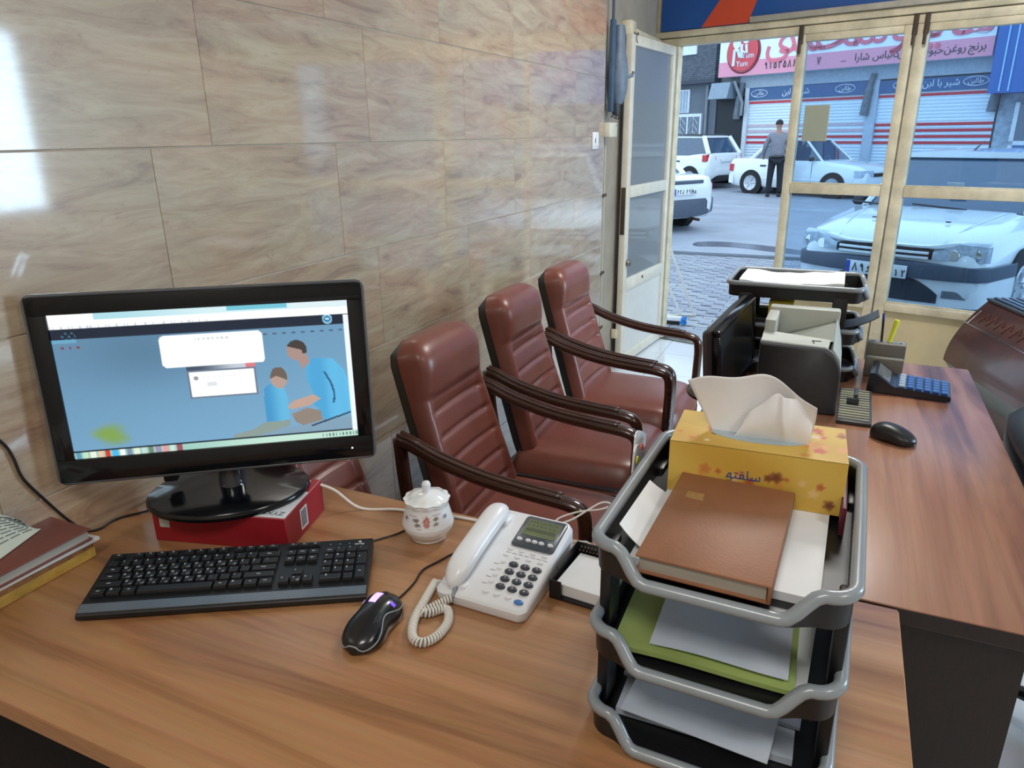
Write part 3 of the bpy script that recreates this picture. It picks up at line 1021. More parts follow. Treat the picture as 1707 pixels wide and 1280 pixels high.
rows_y = [.058, .037, .0195, .002, -.0155, -.033]
# function row
x = X0
for i, lg in enumerate(['Esc', '', 'F1', 'F2', 'F3', 'F4', '', 'F5', 'F6', 'F7', 'F8', '', 'F9', 'F10', 'F11', 'F12']):
    if lg == '':
        x += pitch * (.75 if i == 1 else .42)
        continue
    add_key(x + pitch / 2, rows_y[0], pitch, .0125, lg)
    x += pitch
main_rows = [
    [(c, 1) for c in '`1234567890-='] + [('Back', 2)],
    [('Tab', 1.5)] + [(c, 1) for c in 'QWERTYUIOP[]'] + [('\\', 1.5)],
    [('Caps', 1.75)] + [(c, 1) for c in "ASDFGHJKL;'"] + [('Enter', 2.25)],
    [('Shift', 2.25)] + [(c, 1) for c in 'ZXCVBNM,./'] + [('Shift', 2.75)],
    [('Ctrl', 1.25), ('#', 1.25), ('Alt', 1.25), ('', 6.25), ('Alt', 1.25), ('#', 1.25), ('Fn', 1.25), ('Ctrl', 1.25)]]
for r_, row in enumerate(main_rows):
    x = X0
    for lg, wd in row:
        add_key(x + wd * pitch / 2, rows_y[r_ + 1], wd * pitch, .0168, lg)
        x += wd * pitch
XN = X0 + 15 * pitch + .008
for i, lg in enumerate(['Prt', 'Scr', 'Pau']):
    add_key(XN + (i + .5) * pitch, rows_y[0], pitch, .0125, lg)
for r_, row in enumerate([['Ins', 'Hom', 'PgU'], ['Del', 'End', 'PgD']]):
    for i, lg in enumerate(row):
        add_key(XN + (i + .5) * pitch, rows_y[r_ + 1], legend=lg)
add_key(XN + 1.5 * pitch, rows_y[4], legend='^')
for i, lg in enumerate('<v>'):
    add_key(XN + (i + .5) * pitch, rows_y[5], legend=lg)
XP = XN + 3 * pitch + .008
for r_, row in enumerate([['Num', '/', '*', '-'], ['7', '8', '9', '+'], ['4', '5', '6', ''], ['1', '2', '3', 'Ent'], ['0', '', '.', '']]):
    for i, lg in enumerate(row):
        if lg == '':
            continue
        if lg == '+' or lg == 'Ent':
            add_key(XP + 3.5 * pitch, (rows_y[r_ + 1] + rows_y[r_ + 2]) / 2, pitch, .0343, lg)
        elif lg == '0':
            add_key(XP + pitch, rows_y[5], 2 * pitch, .0168, lg)
        else:
            add_key(XP + (i + .5) * pitch, rows_y[r_ + 1], legend=lg)
tx = MB()
text_mb(tx, 'verity', .0075, T(kw / 2 - .022, .0555, ktop(.0555) - .0012, rx=math.atan(.085)), depth=.0001)
tx.rbox(kw / 2 - .024, kw / 2 - .019, .061, .0645, ktop(.06) - .0022, ktop(.06) - .0012, .0004)
obj('lettering', tx, M_['legend'], kb, None)
for i in range(3):
    obj('status_light', MB().cyl((XP + .008 + i * .016, .0585, ktop(.0585) - .003), (XP + .008 + i * .016, .0585, ktop(.0585) - .0012), .0012, n=8), M_['grey'], kb)

# ------------------------------------------------------------------ mice
def mouse_pt(t, a, L=.122, Wd=.068, H=.036, waist=.84):
    """point of the shell: t runs from the rear (0) to the front (1), a is the angle round the section"""
    y = -L / 2 + L * t
    e = max(0.016, 1 - abs(2 * t - 1) ** 3.0) ** .42
    ww = Wd / 2 * e * (1 - (1 - waist) * math.exp(-((t - .52) / .17) ** 2))
    h = H * (.30 + .70 * math.sin(math.pi * min(1, (1 - t) * .60 + .30)) ** 1.2) * (.30 + .70 * e)
    ca, sa = math.cos(a), math.sin(a)
    x = ww * (abs(ca) ** .75) * (1 if ca >= 0 else -1)
    z = h * (max(0, sa) ** .8) if sa > 0 else -.004 * abs(sa)
    return Vector((x, y, z + .007))
def mouse_body(**kw):
    return MB().loft([[tuple(mouse_pt(i / 20, 2 * math.pi * j / 28, **kw)) for j in range(28)] for i in range(21)])
ms = thing('computer_mouse', 'black wired mouse with violet glowing wheel next to the keyboard', 'mouse', (0.667, 0.732, DZ), math.radians(5))
MI = T(0.667, 0.732, DZ, rz=math.radians(5)).inverted()
obj('body', mouse_body(), pm('satin_black_mouse_shell', (18, 19, 23), .25, coat=.3, var=.08), ms, 60)
pp_ = [mouse_pt(.93 - .90 * k / 24, math.radians(22 + 26 * math.exp(-((.93 - .90 * k / 24 - .45) / .2) ** 2) - 12 * (k / 24) ** 2)) for k in range(25)]
pp_ += [mouse_pt(.012, math.radians(12 + 156 * k / 8)) * 1.0 for k in range(1, 8)]
pp_ += [mouse_pt(.03 + .10 * k / 4, math.radians(170)) for k in range(5)]
obj('grey_piping', MB().tube(pp_, .0011, n=6), M_['grey'], ms, 180)
vio = pm('violet_glow', (200, 180, 245), .3, emit=(200, 170, 255), estr=1.0)
vio2 = pm('deep_violet_glow', (110, 80, 200), .3, emit=(120, 80, 220), estr=.8)
def patch(name, t0, t1, a0, a1, m):
    obj(name, MB().sheet(lambda u, v: tuple(mouse_pt(t0 + (t1 - t0) * u, math.radians(a0 + (a1 - a0) * v)) + Vector((0, 0, .0003))), 8, 6, .0008), m, ms, 60)
patch('scroll_wheel', .58, .80, 90, 106, vio)
patch('side_light', .66, .71, 40, 58, vio2)
patch('side_light', .64, .70, 142, 152, vio)
obj('button_seam', MB().tube([mouse_pt(.86 + .12 * k / 6, math.radians(97)) for k in range(7)], .0009, n=5), M_['rubber'], ms)
for k in range(2):
    obj('side_button', MB().tube([mouse_pt(.30 + .15 * q / 5 + k * .02, math.radians(66 - k * 6)) for q in range(6)], .0012, n=5), M_['darkgrey'], ms)
obj('cable', MB().tube(smooth_path([MI @ Vector(p) for p in ((.662, .790, DZ + .010), (.661, .818, DZ + .0025), (.661, .856, DZ + .0025), (.655, .894, DZ + .0025), (.666, .927, DZ + .0025), (.679, .961, DZ + .0025), (.700, .985, DZ + .0025))]), .0018, n=6), M_['blackcable'], ms)
m2 = thing('computer_mouse', 'plain black wireless mouse on the reddish far desk', 'mouse', (1.405, 1.806, DZ), math.radians(62))
obj('body', mouse_body(L=.105, Wd=.062, H=.034, waist=.95), pm('matt_black_mouse_shell', (26, 26, 28), .35, var=.1), m2, 60)
obj('scroll_wheel', MB().lathe([(.003, -.003), (.009, -.0028), (.009, .0028), (.003, .003)], 16, M=T(0, .030, .027, ry=math.pi / 2)), M_['darkgrey'], m2)

# ------------------------------------------------------------------ sugar bowl
sb = thing('sugar_bowl', 'small white porcelain sugar bowl with scalloped lid and red flower print', 'sugar bowl', (0.606, 0.998, DZ))
def bowl_print(x, y, z):
    a = math.degrees(math.atan2(y, x))
    c = (234, 236, 238)
    for (a0, z0, ra, rz_, col) in ((-62, .052, 9, .0105, (168, 74, 66)), (-62, .052, 4.5, .006, (206, 160, 150)), (-88, .054, 10, .004, (120, 110, 108)), (-84, .046, 9, .0035, (126, 104, 104)), (-38, .056, 8, .004, (130, 112, 112)), (-40, .047, 7, .003, (140, 118, 116)), (-120, .053, 8, .004, (120, 124, 140)), (-12, .055, 8, .004, (120, 124, 140)), (-100, .061, 14, .0012, (176, 160, 158)), (-36, .063, 12, .0012, (176, 160, 158)), (-78, .040, 8, .001, (170, 150, 148))):
        dd = (a - a0 + 180) % 360 - 180
        q = math.hypot(dd / ra, (z - z0) / rz_)
        if q < 1 + .25 * math.sin(dd * 1.3 + z * 900):
            c = mixc(col, c, max(0, q - .6) * 1.2 + .12)
    return c
prof = [(0, 0), (.030, 0), (.033, .003), (.033, .006), (.040, .014), (.0465, .026), (.0475, .034)] + [(.0475 - (t * .0095), .034 + t * .036) for t in (.15, .3, .45, .6, .75, .9)] + [(.0385, .070), (.0405, .077), (.039, .0785), (.036, .074), (.030, .070), (0, .069)]
pr2 = []
for i in range(len(prof) - 1):
    for k in range(3):
        t = k / 3
        pr2.append((prof[i][0] + (prof[i + 1][0] - prof[i][0]) * t, prof[i][1] + (prof[i + 1][1] - prof[i][1]) * t))
pr2.append(prof[-1])
me = MB().lathe(pr2, 120, mod=lambda a, r, z: 1 + (.02 * math.cos(a * 12) if .07 < z < .08 and r > .035 else 0)).mesh('bowl', vcol_mat('glazed_porcelain_print', .12, coat=.6), 70)
set_print(me, bowl_print)
obj('bowl', me, None, sb)
obj('lid', MB().lathe([(.033, .077), (.041, .0785), (.0415, .0805), (.034, .082), (.031, .0845), (.024, .089), (.012, .0915), (0, .092)], 96, mod=lambda a, r, z: 1 + (.03 * math.cos(a * 12) if r > .033 else 0)), pm('glazed_white_porcelain', (236, 238, 238), .1, coat=.6, var=.02), sb, 70)
obj('knob', MB().lathe([(.0075, .090), (.0065, .095), (.008, .101), (.0085, .106), (.0065, .111), (0, .113)], 20), M_['white'], sb, 60)

# ------------------------------------------------------------------ telephone
ph = thing('telephone', 'white corded desk telephone with grey display and dark oval keys', 'telephone', (0.794, 0.937, DZ), math.radians(-1.5))
# local: x right, y away; the top face slopes up to the back
PW, PL = .158, .212
def pz(y):
    return .020 + (y + PL / 2) / PL * .046
def on_top(x, y, up=0.0):
    return T(x, y, pz(y) + up, rx=math.atan(.046 / PL))
out = rrect(-PW / 2, PW / 2, -PL / 2, PL / 2, .014, 5)
rings = []
for ins, lift in ((.002, None), (0, .5), (0, .85), (.003, .97), (.006, 1.0)):
    ring = []
    for (x, y) in out:
        sc_ = 1 - ins / (PW / 2)
        xx, yy = x * sc_, y * (1 - ins / (PL / 2))
        ring.append((xx, yy, .002 if lift is None else pz(yy) * lift))
    rings.append(ring)
obj('base', MB().loft(rings), M_['white'], ph)
obj('display_frame', MB().loft([[(x, y, z) for (x, y) in rrect(-.005 + i, .072 - i, .022 + i, .098 - i, .007, 4)] for i, z in ((0, -.003), (0, .0022), (.0015, .0034))], M=on_top(0, 0)), pm('blue_grey_display_frame', (74, 82, 92), .25, coat=.4), ph)
obj('display', MB().box(.003, .064, .050, .089, .0030, .0040, M=on_top(0, 0)), pm('olive_liquid_crystal', (112, 122, 92), .15, coat=.4, var=.08), ph, None)
dg = MB()
for r_, (yy, n_, hh) in enumerate(((.082, 9, .004), (.074, 7, .003), (.060, 14, .008))):
    for i in range(n_):
        dg.box(.007 + i * (.053 / n_), .007 + i * (.053 / n_) + .0022, yy, yy + hh, .0040, .0042, M=on_top(0, 0))
obj('digits', dg, pm('lcd_segments', (72, 84, 66), .3), ph, None)
for i, xx in enumerate((.006, .022, .034, .046, .062)):
    obj('menu_button', MB().lathe([(.0052, 0), (.0052, .003), (.004, .0045), (0, .0046)], 16, M=on_top(xx, .036, .0022) @ Matrix.Diagonal((1, .62, 1, 1))), M_['white'], ph)
def oval(x, y, rx, ry, h, m, name, label=None):
    obj(name, MB().lathe([(1.0, -.002), (1.0, h * .6), (.8, h), (0, h * 1.05)], 20, M=on_top(x, y, .0) @ Matrix.Diagonal((rx, ry, 1, 1))), m, ph, label=label)
dk = pm('charcoal_phone_key', (66, 70, 80), .3, var=.05)
for r_ in range(4):
    for c2 in range(3):
        oval(.0205 + c2 * .0205, -.018 - r_ * .0163, .0082, .0058, .0035, dk, 'number_key')
        t_ = MB()
        text_mb(t_, '123456789*0#'[r_ * 3 + c2], .006, on_top(.0205 + c2 * .0205, -.018 - r_ * .0163, .0038), depth=.0001)
        kk = ph.children[-1]
        obj('numeral', t_, M_['legend'], kk, None)
for i in range(4):
    oval(.0 + i * .0205, .0135, .0052, .0027, .002, M_['white'], 'memory_button')
    oval(-.001 + i * .0205, -.0015, .0052, .0027, .002, M_['white'], 'memory_button')
for i in range(4):
    oval(.0015, -.017 - i * .0150, .0046, .0030, .0022, M_['white'], 'function_button')
for i in range(3):
    oval(.003 + i * .0195, -.083, .0056, .0036, .0024, M_['white'], 'function_button')
oval(.0615, -.087, .0078, .0050, .003, pm('blue_phone_key', (74, 124, 190), .3), 'speaker_key', 'blue oval key')
ln = MB()
for i in range(7):
    ln.box(-.004 + i * .011, .004 + i * .011, .0055, .0060, .0001, .0004, M=on_top(0, 0))
for i in range(4):
    ln.box(-.012, -.003, -.0245 - i * .015, -.0240 - i * .015, .0001, .0004, M=on_top(0, 0))
obj('printed_lines', ln, M_['ink'], ph, None)
# handset in its cradle on the left
hs = []
for i in range(25):
    t = i / 24
    y = -.098 + .192 * t
    e = (1 - abs(2 * t - 1) ** 5) ** .5
    wv = (.0205 + .004 * abs(2 * t - 1) ** 2) * max(.25, e)
    zc = pz(y) + .012 - .006 * math.cos((t - .5) * 2 * math.pi * .9)
    zc = pz(y) + .020 - .012 * (2 * t - 1) ** 4
    hv = (.016 + .004 * abs(2 * t - 1) ** 3) * max(.35, e)
    hs.append([(-.052 + wv * (abs(math.cos(a)) ** .8) * (1 if math.cos(a) > 0 else -1), y, zc + hv * math.sin(a)) for a in [2 * math.pi * k / 20 for k in range(20)]])
hd_ = obj('handset', MB().loft(hs), M_['white'], ph, 60)
obj('cradle_rest', MB().rbox(-.074, -.028, .060, .092, .045, .066, .006).rbox(-.074, -.030, -.092, -.07, .014, .028, .004), M_['white'], ph)
obj('strain_relief', MB().cyl((-.045, -.094, .026), (-.043, -.108, .016), .004, .0028, n=10), M_['grey'], ph)
# coiled cord
axis = smooth_path([(-.043, -.107, .016), (-.056, -.118, .009), (-.060, -.135, .0085), (-.054, -.150, .0085), (-.042, -.120, .0085), (-.022, -.148, .0085), (-.016, -.185, .0085), (-.030, -.212, .0085), (-.052, -.205, .0085), (-.075, -.165, .0085), (-.088, -.110, .0085), (-.098, -.072, .0085), (-.084, -.062, .0085)], 26)
axis = smooth_path([(-.046, -.108, .015), (-.060, -.130, .011), (-.072, -.150, .0085), (-.062, -.148, .0085), (-.044, -.128, .0085), (-.026, -.150, .0085), (-.022, -.185, .0085), (-.034, -.210, .0085), (-.054, -.205, .0085), (-.074, -.170, .0085), (-.086, -.120, .0085), (-.096, -.072, .0085)], 26)
cum = [0.0]
for i in range(1, len(axis)):
    cum.append(cum[-1] + (axis[i] - axis[i - 1]).length)
coil = []
turns = cum[-1] / .0048
steps = int(turns * 10)
for s_ in range(steps + 1):
    dd = cum[-1] * s_ / steps
    i = max(0, min(len(axis) - 2, next((q for q in range(len(cum) - 1) if cum[q + 1] >= dd), len(cum) - 2)))
    t = (dd - cum[i]) / max(1e-9, cum[i + 1] - cum[i])
    p = axis[i].lerp(axis[i + 1], t)
    tg = (axis[i + 1] - axis[i]).normalized()
    w_ = tg.cross(Vector((0, 0, 1))).normalized()
    u_ = w_.cross(tg)
    a = 2 * math.pi * turns * s_ / steps
    coil.append(p + (w_ * math.cos(a) + u_ * math.sin(a)) * .0056)
obj('coiled_cord', MB().tube(coil, .0019, n=5).tube(smooth_path([(-.096, -.072, .009), (-.090, -.066, .006), (-.078, -.068, .006)]), .0022, n=6), M_['whitecable'], ph, 180)
lc = thing('telephone_cable', 'thin white telephone lead lying in loops behind the telephone', 'cable', (0.86, 1.075, DZ))
obj('loops', MB().tube(smooth_path([(-.02, -.025, .03), (-.03, -.005, .045), (.0, .02, .055), (.04, .035, .062), (.055, .05, .066), (.035, .05, .066), (.0, .005, .05), (-.025, -.02, .04), (.005, -.02, .02), (.03, -.005, .014), (.045, -.02, .006), (.02, -.012, .004), (.0, -.02, .010), (.03, -.03, .003), (.06, -.04, .002)]), .0017, n=6), M_['whitecable'], lc)

# ------------------------------------------------------------------ loose cables
tag(obj('power_cable', MB().tube(smooth_path([(.3425, .985, DZ + .0675), (.385, 1.01, DZ + .045), (.43, 1.03, DZ + .004), (.50, 1.055, DZ + .003), (.56, 1.062, DZ + .003), (.62, 1.075, DZ + .003), (.70, 1.079, DZ + .003)]), .0028, n=6), M_['whitecable']),
    'white cable lying along the rear edge of the near desk behind the sugar bowl', 'cable')
tag(obj('keyboard_cable', MB().tube(smooth_path([(.495, .905, DZ + .012), (.51, .925, DZ + .003), (.535, .955, DZ + .0025), (.555, .99, DZ + .0025), (.553, 1.03, DZ + .0025), (.52, 1.075, DZ + .0025)]), .0019, n=6), M_['blackcable']),
    'thin black keyboard lead running towards the sugar bowl', 'cable')
tag(obj('power_cable', MB().tube(smooth_path([(.006, .50, 1.25), (.006, .60, 1.06), (.006, .649, .981), (.006, .661, .949), (.006, .666, .913), (.006, .674, .890), (.006, .695, .849), (.006, .719, .804), (.006, .742, .768), (.008, .757, DZ + .003), (.02, .772, DZ + .003), (.016, .798, DZ + .003), (.022, .822, DZ + .003), (.05, .866, DZ + .003), (.06, .93, DZ + .003), (.05, 1.0, DZ + .003)]), .0026, n=6), M_['blackcable']),
    'black cable hanging down the tiled wall behind the brown book', 'cable')

# ------------------------------------------------------------------ letter tray stacks
def tray_stack(label, loc, rz, w=.27, d=.345, rims=(.038, .153, .268)):
    """three stacked trays; front faces local -y"""
    t = thing('letter_tray_stack', label, 'tray stack', loc, rz)
    hw = w / 2
    for k, rz_ in enumerate(rims):
        r = .028
        path = []
        def dip(x):
            return sst(hw * .80, hw * .52, abs(x)) if abs(x) < hw * .85 else 0.0
        # front, left to right, with a lowered middle
        xs = [-hw + r + (w - 2 * r) * i / 28 for i in range(29)]
        for x in xs:
            path.append((x, -.014 * dip(x), rz_ - .030 * dip(x)))
        def arc(cx, cy, a0, a1):
            for i in range(1, 7):
                a = math.radians(a0 + (a1 - a0) * i / 6)
                path.append((cx + r * math.cos(a), cy + r * math.sin(a), rz_))
        arc(hw - r, r, -90, 0)
        path.append((hw, d * .5, rz_))
        arc(hw - r, d - r, 0, 90)
        path.append((0, d, rz_))
        arc(-hw + r, d - r, 90, 180)
        path.append((-hw, d * .5, rz_))
        arc(-hw + r, r, 180, 265)
        tr = MB()
        n = len(path)
        zb = rz_ - .038
        vs, fs = [], []
        for (x, y, z) in path:
            cxn, cyn = x * .965, d / 2 + (y - d / 2) * .97
            vs += [(x, y, z), (x * .99, d / 2 + (y - d / 2) * .99, zb), (x * .955, d / 2 + (y - d / 2) * .962, zb + .003), (cxn, cyn, z)]
        for i in range(n):
            j = (i + 1) % n
            for q in range(3):
                fs.append((i * 4 + q, j * 4 + q, j * 4 + q + 1, i * 4 + q + 1))
            fs.append((i * 4 + 3, j * 4 + 3, j * 4, i * 4))
        tr.add(vs, fs)
        tr.add([vs[i * 4 + 2] for i in range(n)], [tuple(range(n))])
        tr.add([vs[i * 4 + 1] for i in range(n)], [tuple(range(n))[::-1]])
        to = obj('tray', tr, M_['black'], t)
        obj('rim', MB().tube([(x, y, z + .001) for x, y, z in path], .0075, n=10, closed=True), M_['grey'], to, 180)
        if k + 1 < len(rims):
            zt = rims[k + 1] - .038
            for sx in (-1, 1):
                for (y0, y1) in ((.035, .075), (d - .075, d - .035)):
                    xo = sx * hw
                    obj('post', MB().rbox(min(xo, xo - sx * .014), max(xo, xo - sx * .014), y0, y1, rz_ - .02, zt + .012, .003), M_['black'], t)
    return t
TX, TY = 1.155, 0.672
tray_stack('three-tier black letter tray with grey rims at the front corner of the near desk', (TX, TY, DZ), math.radians(-1.5))

def paper(name, label, cat, x0, x1, y0, y1, z0, z1, m, rz=0.0, wav=0.0, M=None, group=None):
    cx_, cy_ = (x0 + x1) / 2, (y0 + y1) / 2
    hx, hy = (x1 - x0) / 2, (y1 - y0) / 2
    o = obj(name, MB().sheet(lambda a, b: (-hx + 2 * hx * a, -hy + 2 * hy * b, wav * math.sin(a * 5 + b * 3) * .5 + wav * .5), 12, 12, z1 - z0), m, None, 30, loc=(cx_, cy_, z0), rot=(0, 0, rz))
    return tag(o, label, cat, group)
# bottom tier
paper('paper_stack', 'white papers lying lowest in the bottom tier of the near tray', 'paper', 1.045, 1.255, .715, 1.01, DZ + .0045, DZ + .014, M_['paper2'], .01)
slv = pm('clear_plastic_sleeve', (150, 160, 176), .12, coat=.6, coat_rough=.05, var=.2, vscale=4)
o = paper('plastic_sleeve', 'shiny clear plastic sleeve of papers in the bottom tier of the near tray', 'plastic sleeve', 1.045, 1.265, .765, 1.02, DZ + .0165, DZ + .021, slv, -.03, .004)
o = paper('paper_sheet', 'small white sheet at the front of the bottom tier of the near tray', 'paper', 1.060, 1.235, .692, .80, DZ + .0265, DZ + .0275, M_['paper2'], -.08, .001)
# middle tier
paper('paper_sheet', 'white sheet beneath the green folder in the middle tier', 'paper', 1.05, 1.265, .700, .99, DZ + .1185, DZ + .1205, M_['paper'], -.04)
gf = pm('lime_green_card', (164, 184, 108), .55, var=.12, vscale=8)
paper('folder', 'lime green card folder in the middle tier of the near tray', 'folder', 1.042, 1.245, .690, .98, DZ + .122, DZ + .128, gf, .02, .004)
paper('paper_sheet', 'bluish white sheet on top of the green folder', 'paper', 1.085, 1.238, .700, .97, DZ + .133, DZ + .1342, M_['paper2'], .015, .004)
# top tier
paper('paper_stack', 'white paper stack under the brown diary in the top tier', 'paper', 1.06, 1.262, .700, .995, DZ + .2335, DZ + .244, M_['paper'], -.02)
o = tag(obj('paper_sheet', MB().sheet(lambda a, b: (1.041 + .055 * a, .715 + .145 * b - .012 * a, DZ + .2465 + .028 * (1 - a) ** 2 * (1 - .4 * b)), 10, 8, .0008), M_['paper'], smooth=60), 'curled white sheet between the brown diary and the left tray rim', 'paper')
nb = thing('diary', 'brown leatherette diary with a small gold label in the top tray', 'book', (1.146, .776, DZ + .2475), math.radians(3.0))
dl = pm('tan_brown_leatherette', (142, 94, 64), .5, var=.14, vscale=9, bump=.1, bscale=300)
hw_, hd2 = .071, .106
nb.rotation_euler = (math.radians(1.5), 0, math.radians(-2.0))
obj('cover', MB().rbox(-hw_, hw_, -hd2, hd2, .0195, .0225, .0014).rbox(-hw_, hw_, -hd2, hd2, 0, .003, .0014).rbox(hw_ - .004, hw_, -hd2, hd2, .001, .0215, .0015), dl, nb)
obj('page_block', MB().box(-hw_ + .004, hw_ - .005, -hd2 + .004, hd2 - .004, .003, .0195), pm('grey_page_edges', (168, 160, 148), .7, stretch=(1, 1, 60), var=.15), nb, None)
obj('label_plate', MB().rbox(-.052, -.030, .040, .056, .0222, .0230, .0003, 1), pm('brass_label', (176, 142, 92), .35, metal=.4, var=.2, vscale=200), nb)
tag(obj('notebook', MB().rbox(1.2735, 1.2800, .86, .985, DZ + .2345, DZ + .272, .001), pm('maroon_cover', (92, 30, 44), .4)), 'maroon notebook edge between the tissue box and the right tray rim', 'book')
# folded papers standing between the tray and the chairs, leaning on the tray
ps_ = thing('paper_sheaf', 'folded white papers standing upright against the left side of the near tray', 'paper', (0.996, .958, DZ))
for k, (y0, y1, h, dx) in enumerate(((-.045, .020, .285, 0.0), (-.020, .045, .296, -.006), (.005, .060, .275, -.012))):
    obj('folded_sheet', MB().sheet(lambda a, b: (dx + .010 * b - .004 * math.sin(a * 3.1), y0 + (y1 - y0) * a, .001 + (h - .030 * a * a - .01 * (1 - a)) * b), 8, 10, (-.0022, 0, 0)), M_['paper'], ps_, 50)
tag(obj('marker_tab', MB().lathe([(0, 0), (.006, 0), (.006, .002), (0, .002)], 16, M=T(1.0060, .926, DZ + .258, ry=math.pi / 2)), pm('yellow_tab', (226, 230, 70), .5)), 'yellow round tab on the papers beside the tray', 'tab')
tag(obj('marker_tab', MB().lathe([(0, 0), (.005, 0), (.005, .002), (0, .002)], 16, M=T(1.0065, .948, DZ + .270, ry=math.pi / 2)), pm('red_tab', (226, 74, 60), .5)), 'red round tab on the papers beside the tray', 'tab')

# ------------------------------------------------------------------ tissue box
tb = thing('tissue_box', 'yellow flower-printed tissue box with a tissue pulled up', 'tissue box', (1.1655, .945, DZ + .2445), math.radians(2.5))
BW, BD, BH = .216, .118, .072
rf = random.Random(11)
FL = []
for _ in range(26):
    FL.append((rf.uniform(.045, .105) * rf.choice((-1, 1, 1)), rf.uniform(-.05, .056), rf.uniform(.003, .010), rf.choice([(214, 116, 70), (226, 160, 104), (236, 214, 176), (196, 84, 60), (150, 92, 62), (240, 226, 200), (206, 140, 70)])))
FF = []
for _ in range(22):
    FF.append((rf.uniform(-.1, .1), rf.uniform(.004, .040), rf.uniform(.003, .009), rf.choice([(190, 96, 52), (214, 150, 70), (120, 66, 44), (230, 190, 130), (202, 128, 64)])))
def fl_print(px_, py_, lst):
    c = (218, 182, 84)
    c = mixc(c, (206, 164, 66), .5 + .5 * math.sin(px_ * 31 + py_ * 47))
    for (fx, fy, fr_, col) in lst:
        dx, dy = px_ - fx, py_ - fy
        q = math.hypot(dx, dy) / (fr_ * (1 + .16 * math.sin(5 * math.atan2(dy, dx) + fx * 90)))
        if q < 1:
            c = mixc(col, c, q * q * .7)
    return c
def tprint(x, y, z):
    if z > BH - .0005:
        return fl_print(x, y, FL)
    return fl_print(x if abs(y) > BD / 2 - .001 else y, z, FF)
bx = MB()
bx.grid(lambda a, b: (-BW / 2 + BW * a, -BD / 2 + BD * b, BH), 90, 50)
bx.grid(lambda a, b: (-BW / 2 + BW * a, -BD / 2, BH * b - 1e-5 * 0 + (0 if b < 1 else -.0006)), 90, 32)
bx.grid(lambda a, b: (BW / 2, -BD / 2 + BD * a, BH * b + (0 if b < 1 else -.0006)), 50, 32)
bx.grid(lambda a, b: (BW / 2 - BW * a, BD / 2, BH * b + (0 if b < 1 else -.0006)), 20, 8)
bx.grid(lambda a, b: (-BW / 2, BD / 2 - BD * a, BH * b + (0 if b < 1 else -.0006)), 20, 8)
bx.grid(lambda a, b: (-BW / 2 + BW * a, BD / 2 - BD * b, 0), 2, 2)
me = bx.mesh('carton', vcol_mat('yellow_floral_card', .5), None)
set_print(me, tprint)
obj('carton', me, None, tb)
obj('opening_film', MB().loft([[(.062 * math.cos(a), -.006 + .026 * math.sin(a), z) for a in [2 * math.pi * k / 28 for k in range(28)]] for z in (BH - .001, BH + .0006)]), pm('bluish_film', (168, 186, 196), .15, coat=.5), tb)
bl = MB()
text_mb(bl, '\uFEEC\uFE98\uFED4\uFE8E\uFEB3', .018, T(-.012, -BD / 2 - .0003, .036, rx=math.pi / 2), depth=.0002)
obj('lettering', bl, pm('blue_print', (34, 74, 140), .5), tb, None)
# the tissue: one sheet fanning up behind, a rounded fold standing in front of it
tm = pm('white_tissue', (240, 240, 242), .85, var=.02, bump=.10, bscale=60)
def leaf_back(u, v):
    k = (u - .5) * 2
    top = .090 - .012 * max(0, -k) ** 2 - .030 * max(0, k) ** 1.6 + .003 * math.sin(u * 13)
    x = k * (.058 + .028 * v ** .9 - .010 * max(0, k) * v * v) - .010 * v
    y = -.004 + .016 * v - .020 * v * v + .006 * math.sin(k * 4.2 + 1) * v + .030 * k * k * v * (1 - .3 * v) * -.6
    return (x, y, BH - .006 + v * top)
def leaf_front(u, v):
    k = (u - .5) * 2
    top = .070 * (1 - .55 * abs(k - .15) ** 2.2) + .003 * math.sin(u * 17)
    x = k * (.048 - .004 * v) + .014 + .006 * v
    fold = math.exp(-((k - .38 + .25 * v) / .10) ** 2)
    y = -.012 - .016 * math.sin(v * 2.2) * (1 - .5 * k * k) - .007 * fold * min(1, v * 2) + .010 * v * v
    return (x, y, BH - .006 + v * top)
obj('tissue', MB().sheet(leaf_back, 40, 26, (0, .0005, 0)), tm, tb, 180)
obj('tissue', MB().sheet(leaf_front, 40, 26, (0, .0005, 0)), tm, tb, 180)

# ------------------------------------------------------------------ memo holder
mh = thing('memo_holder', 'black wire-mesh memo holder with white note paper beside the telephone', 'memo holder', (0.936, 0.968, DZ), math.radians(-3))
bmm = M_['black']
obj('base', MB().rbox(-.054, .054, -.060, .058, 0, .004, .001), bmm, mh)
obj('back_panel', MB().box(-.054, .054, .055, .0565, .004, .040), bmm, mh, None)
obj('side_panel', MB().prism([(-.030, .004), (.056, .004), (.056, .040), (-.030, .040)], -.054, -.0525, 'yz'), bmm, mh, None)
obj('side_panel', MB().prism([(-.030, .004), (.056, .004), (.056, .040), (-.030, .040)], .0525, .054, 'yz'), bmm, mh, None)
obj('corner_panel', MB().box(-.054, -.034, -.060, -.0585, .002, .034).box(-.054, -.0525, -.060, -.030, .002, .034), bmm, mh, None)
obj('corner_panel', MB().box(.034, .054, -.060, -.0585, .002, .034).box(.0525, .054, -.060, -.030, .002, .034), bmm, mh, None)
ho = MB()
for i in range(16):
    for j in range(4):
        ho.prism([(-.048 + i * .0062 + (j % 2) * .003 + a, .010 + j * .0075 + b) for a, b in ((-.0016, 0), (0, -.0022), (.0016, 0), (0, .0022))], .0546, .0551, 'xz')
obj('mesh_holes', ho, pm('mesh_gap', (150, 116, 92), .6), mh, None)
tag(obj('note_paper', MB().rbox(-.046, .046, -.052, .046, 0, .020, .0008, 1), M_['paper'], loc=(.936, .968, DZ + .0042), rot=(0, 0, math.radians(-5))), 'block of white note paper in the black mesh holder', 'paper')

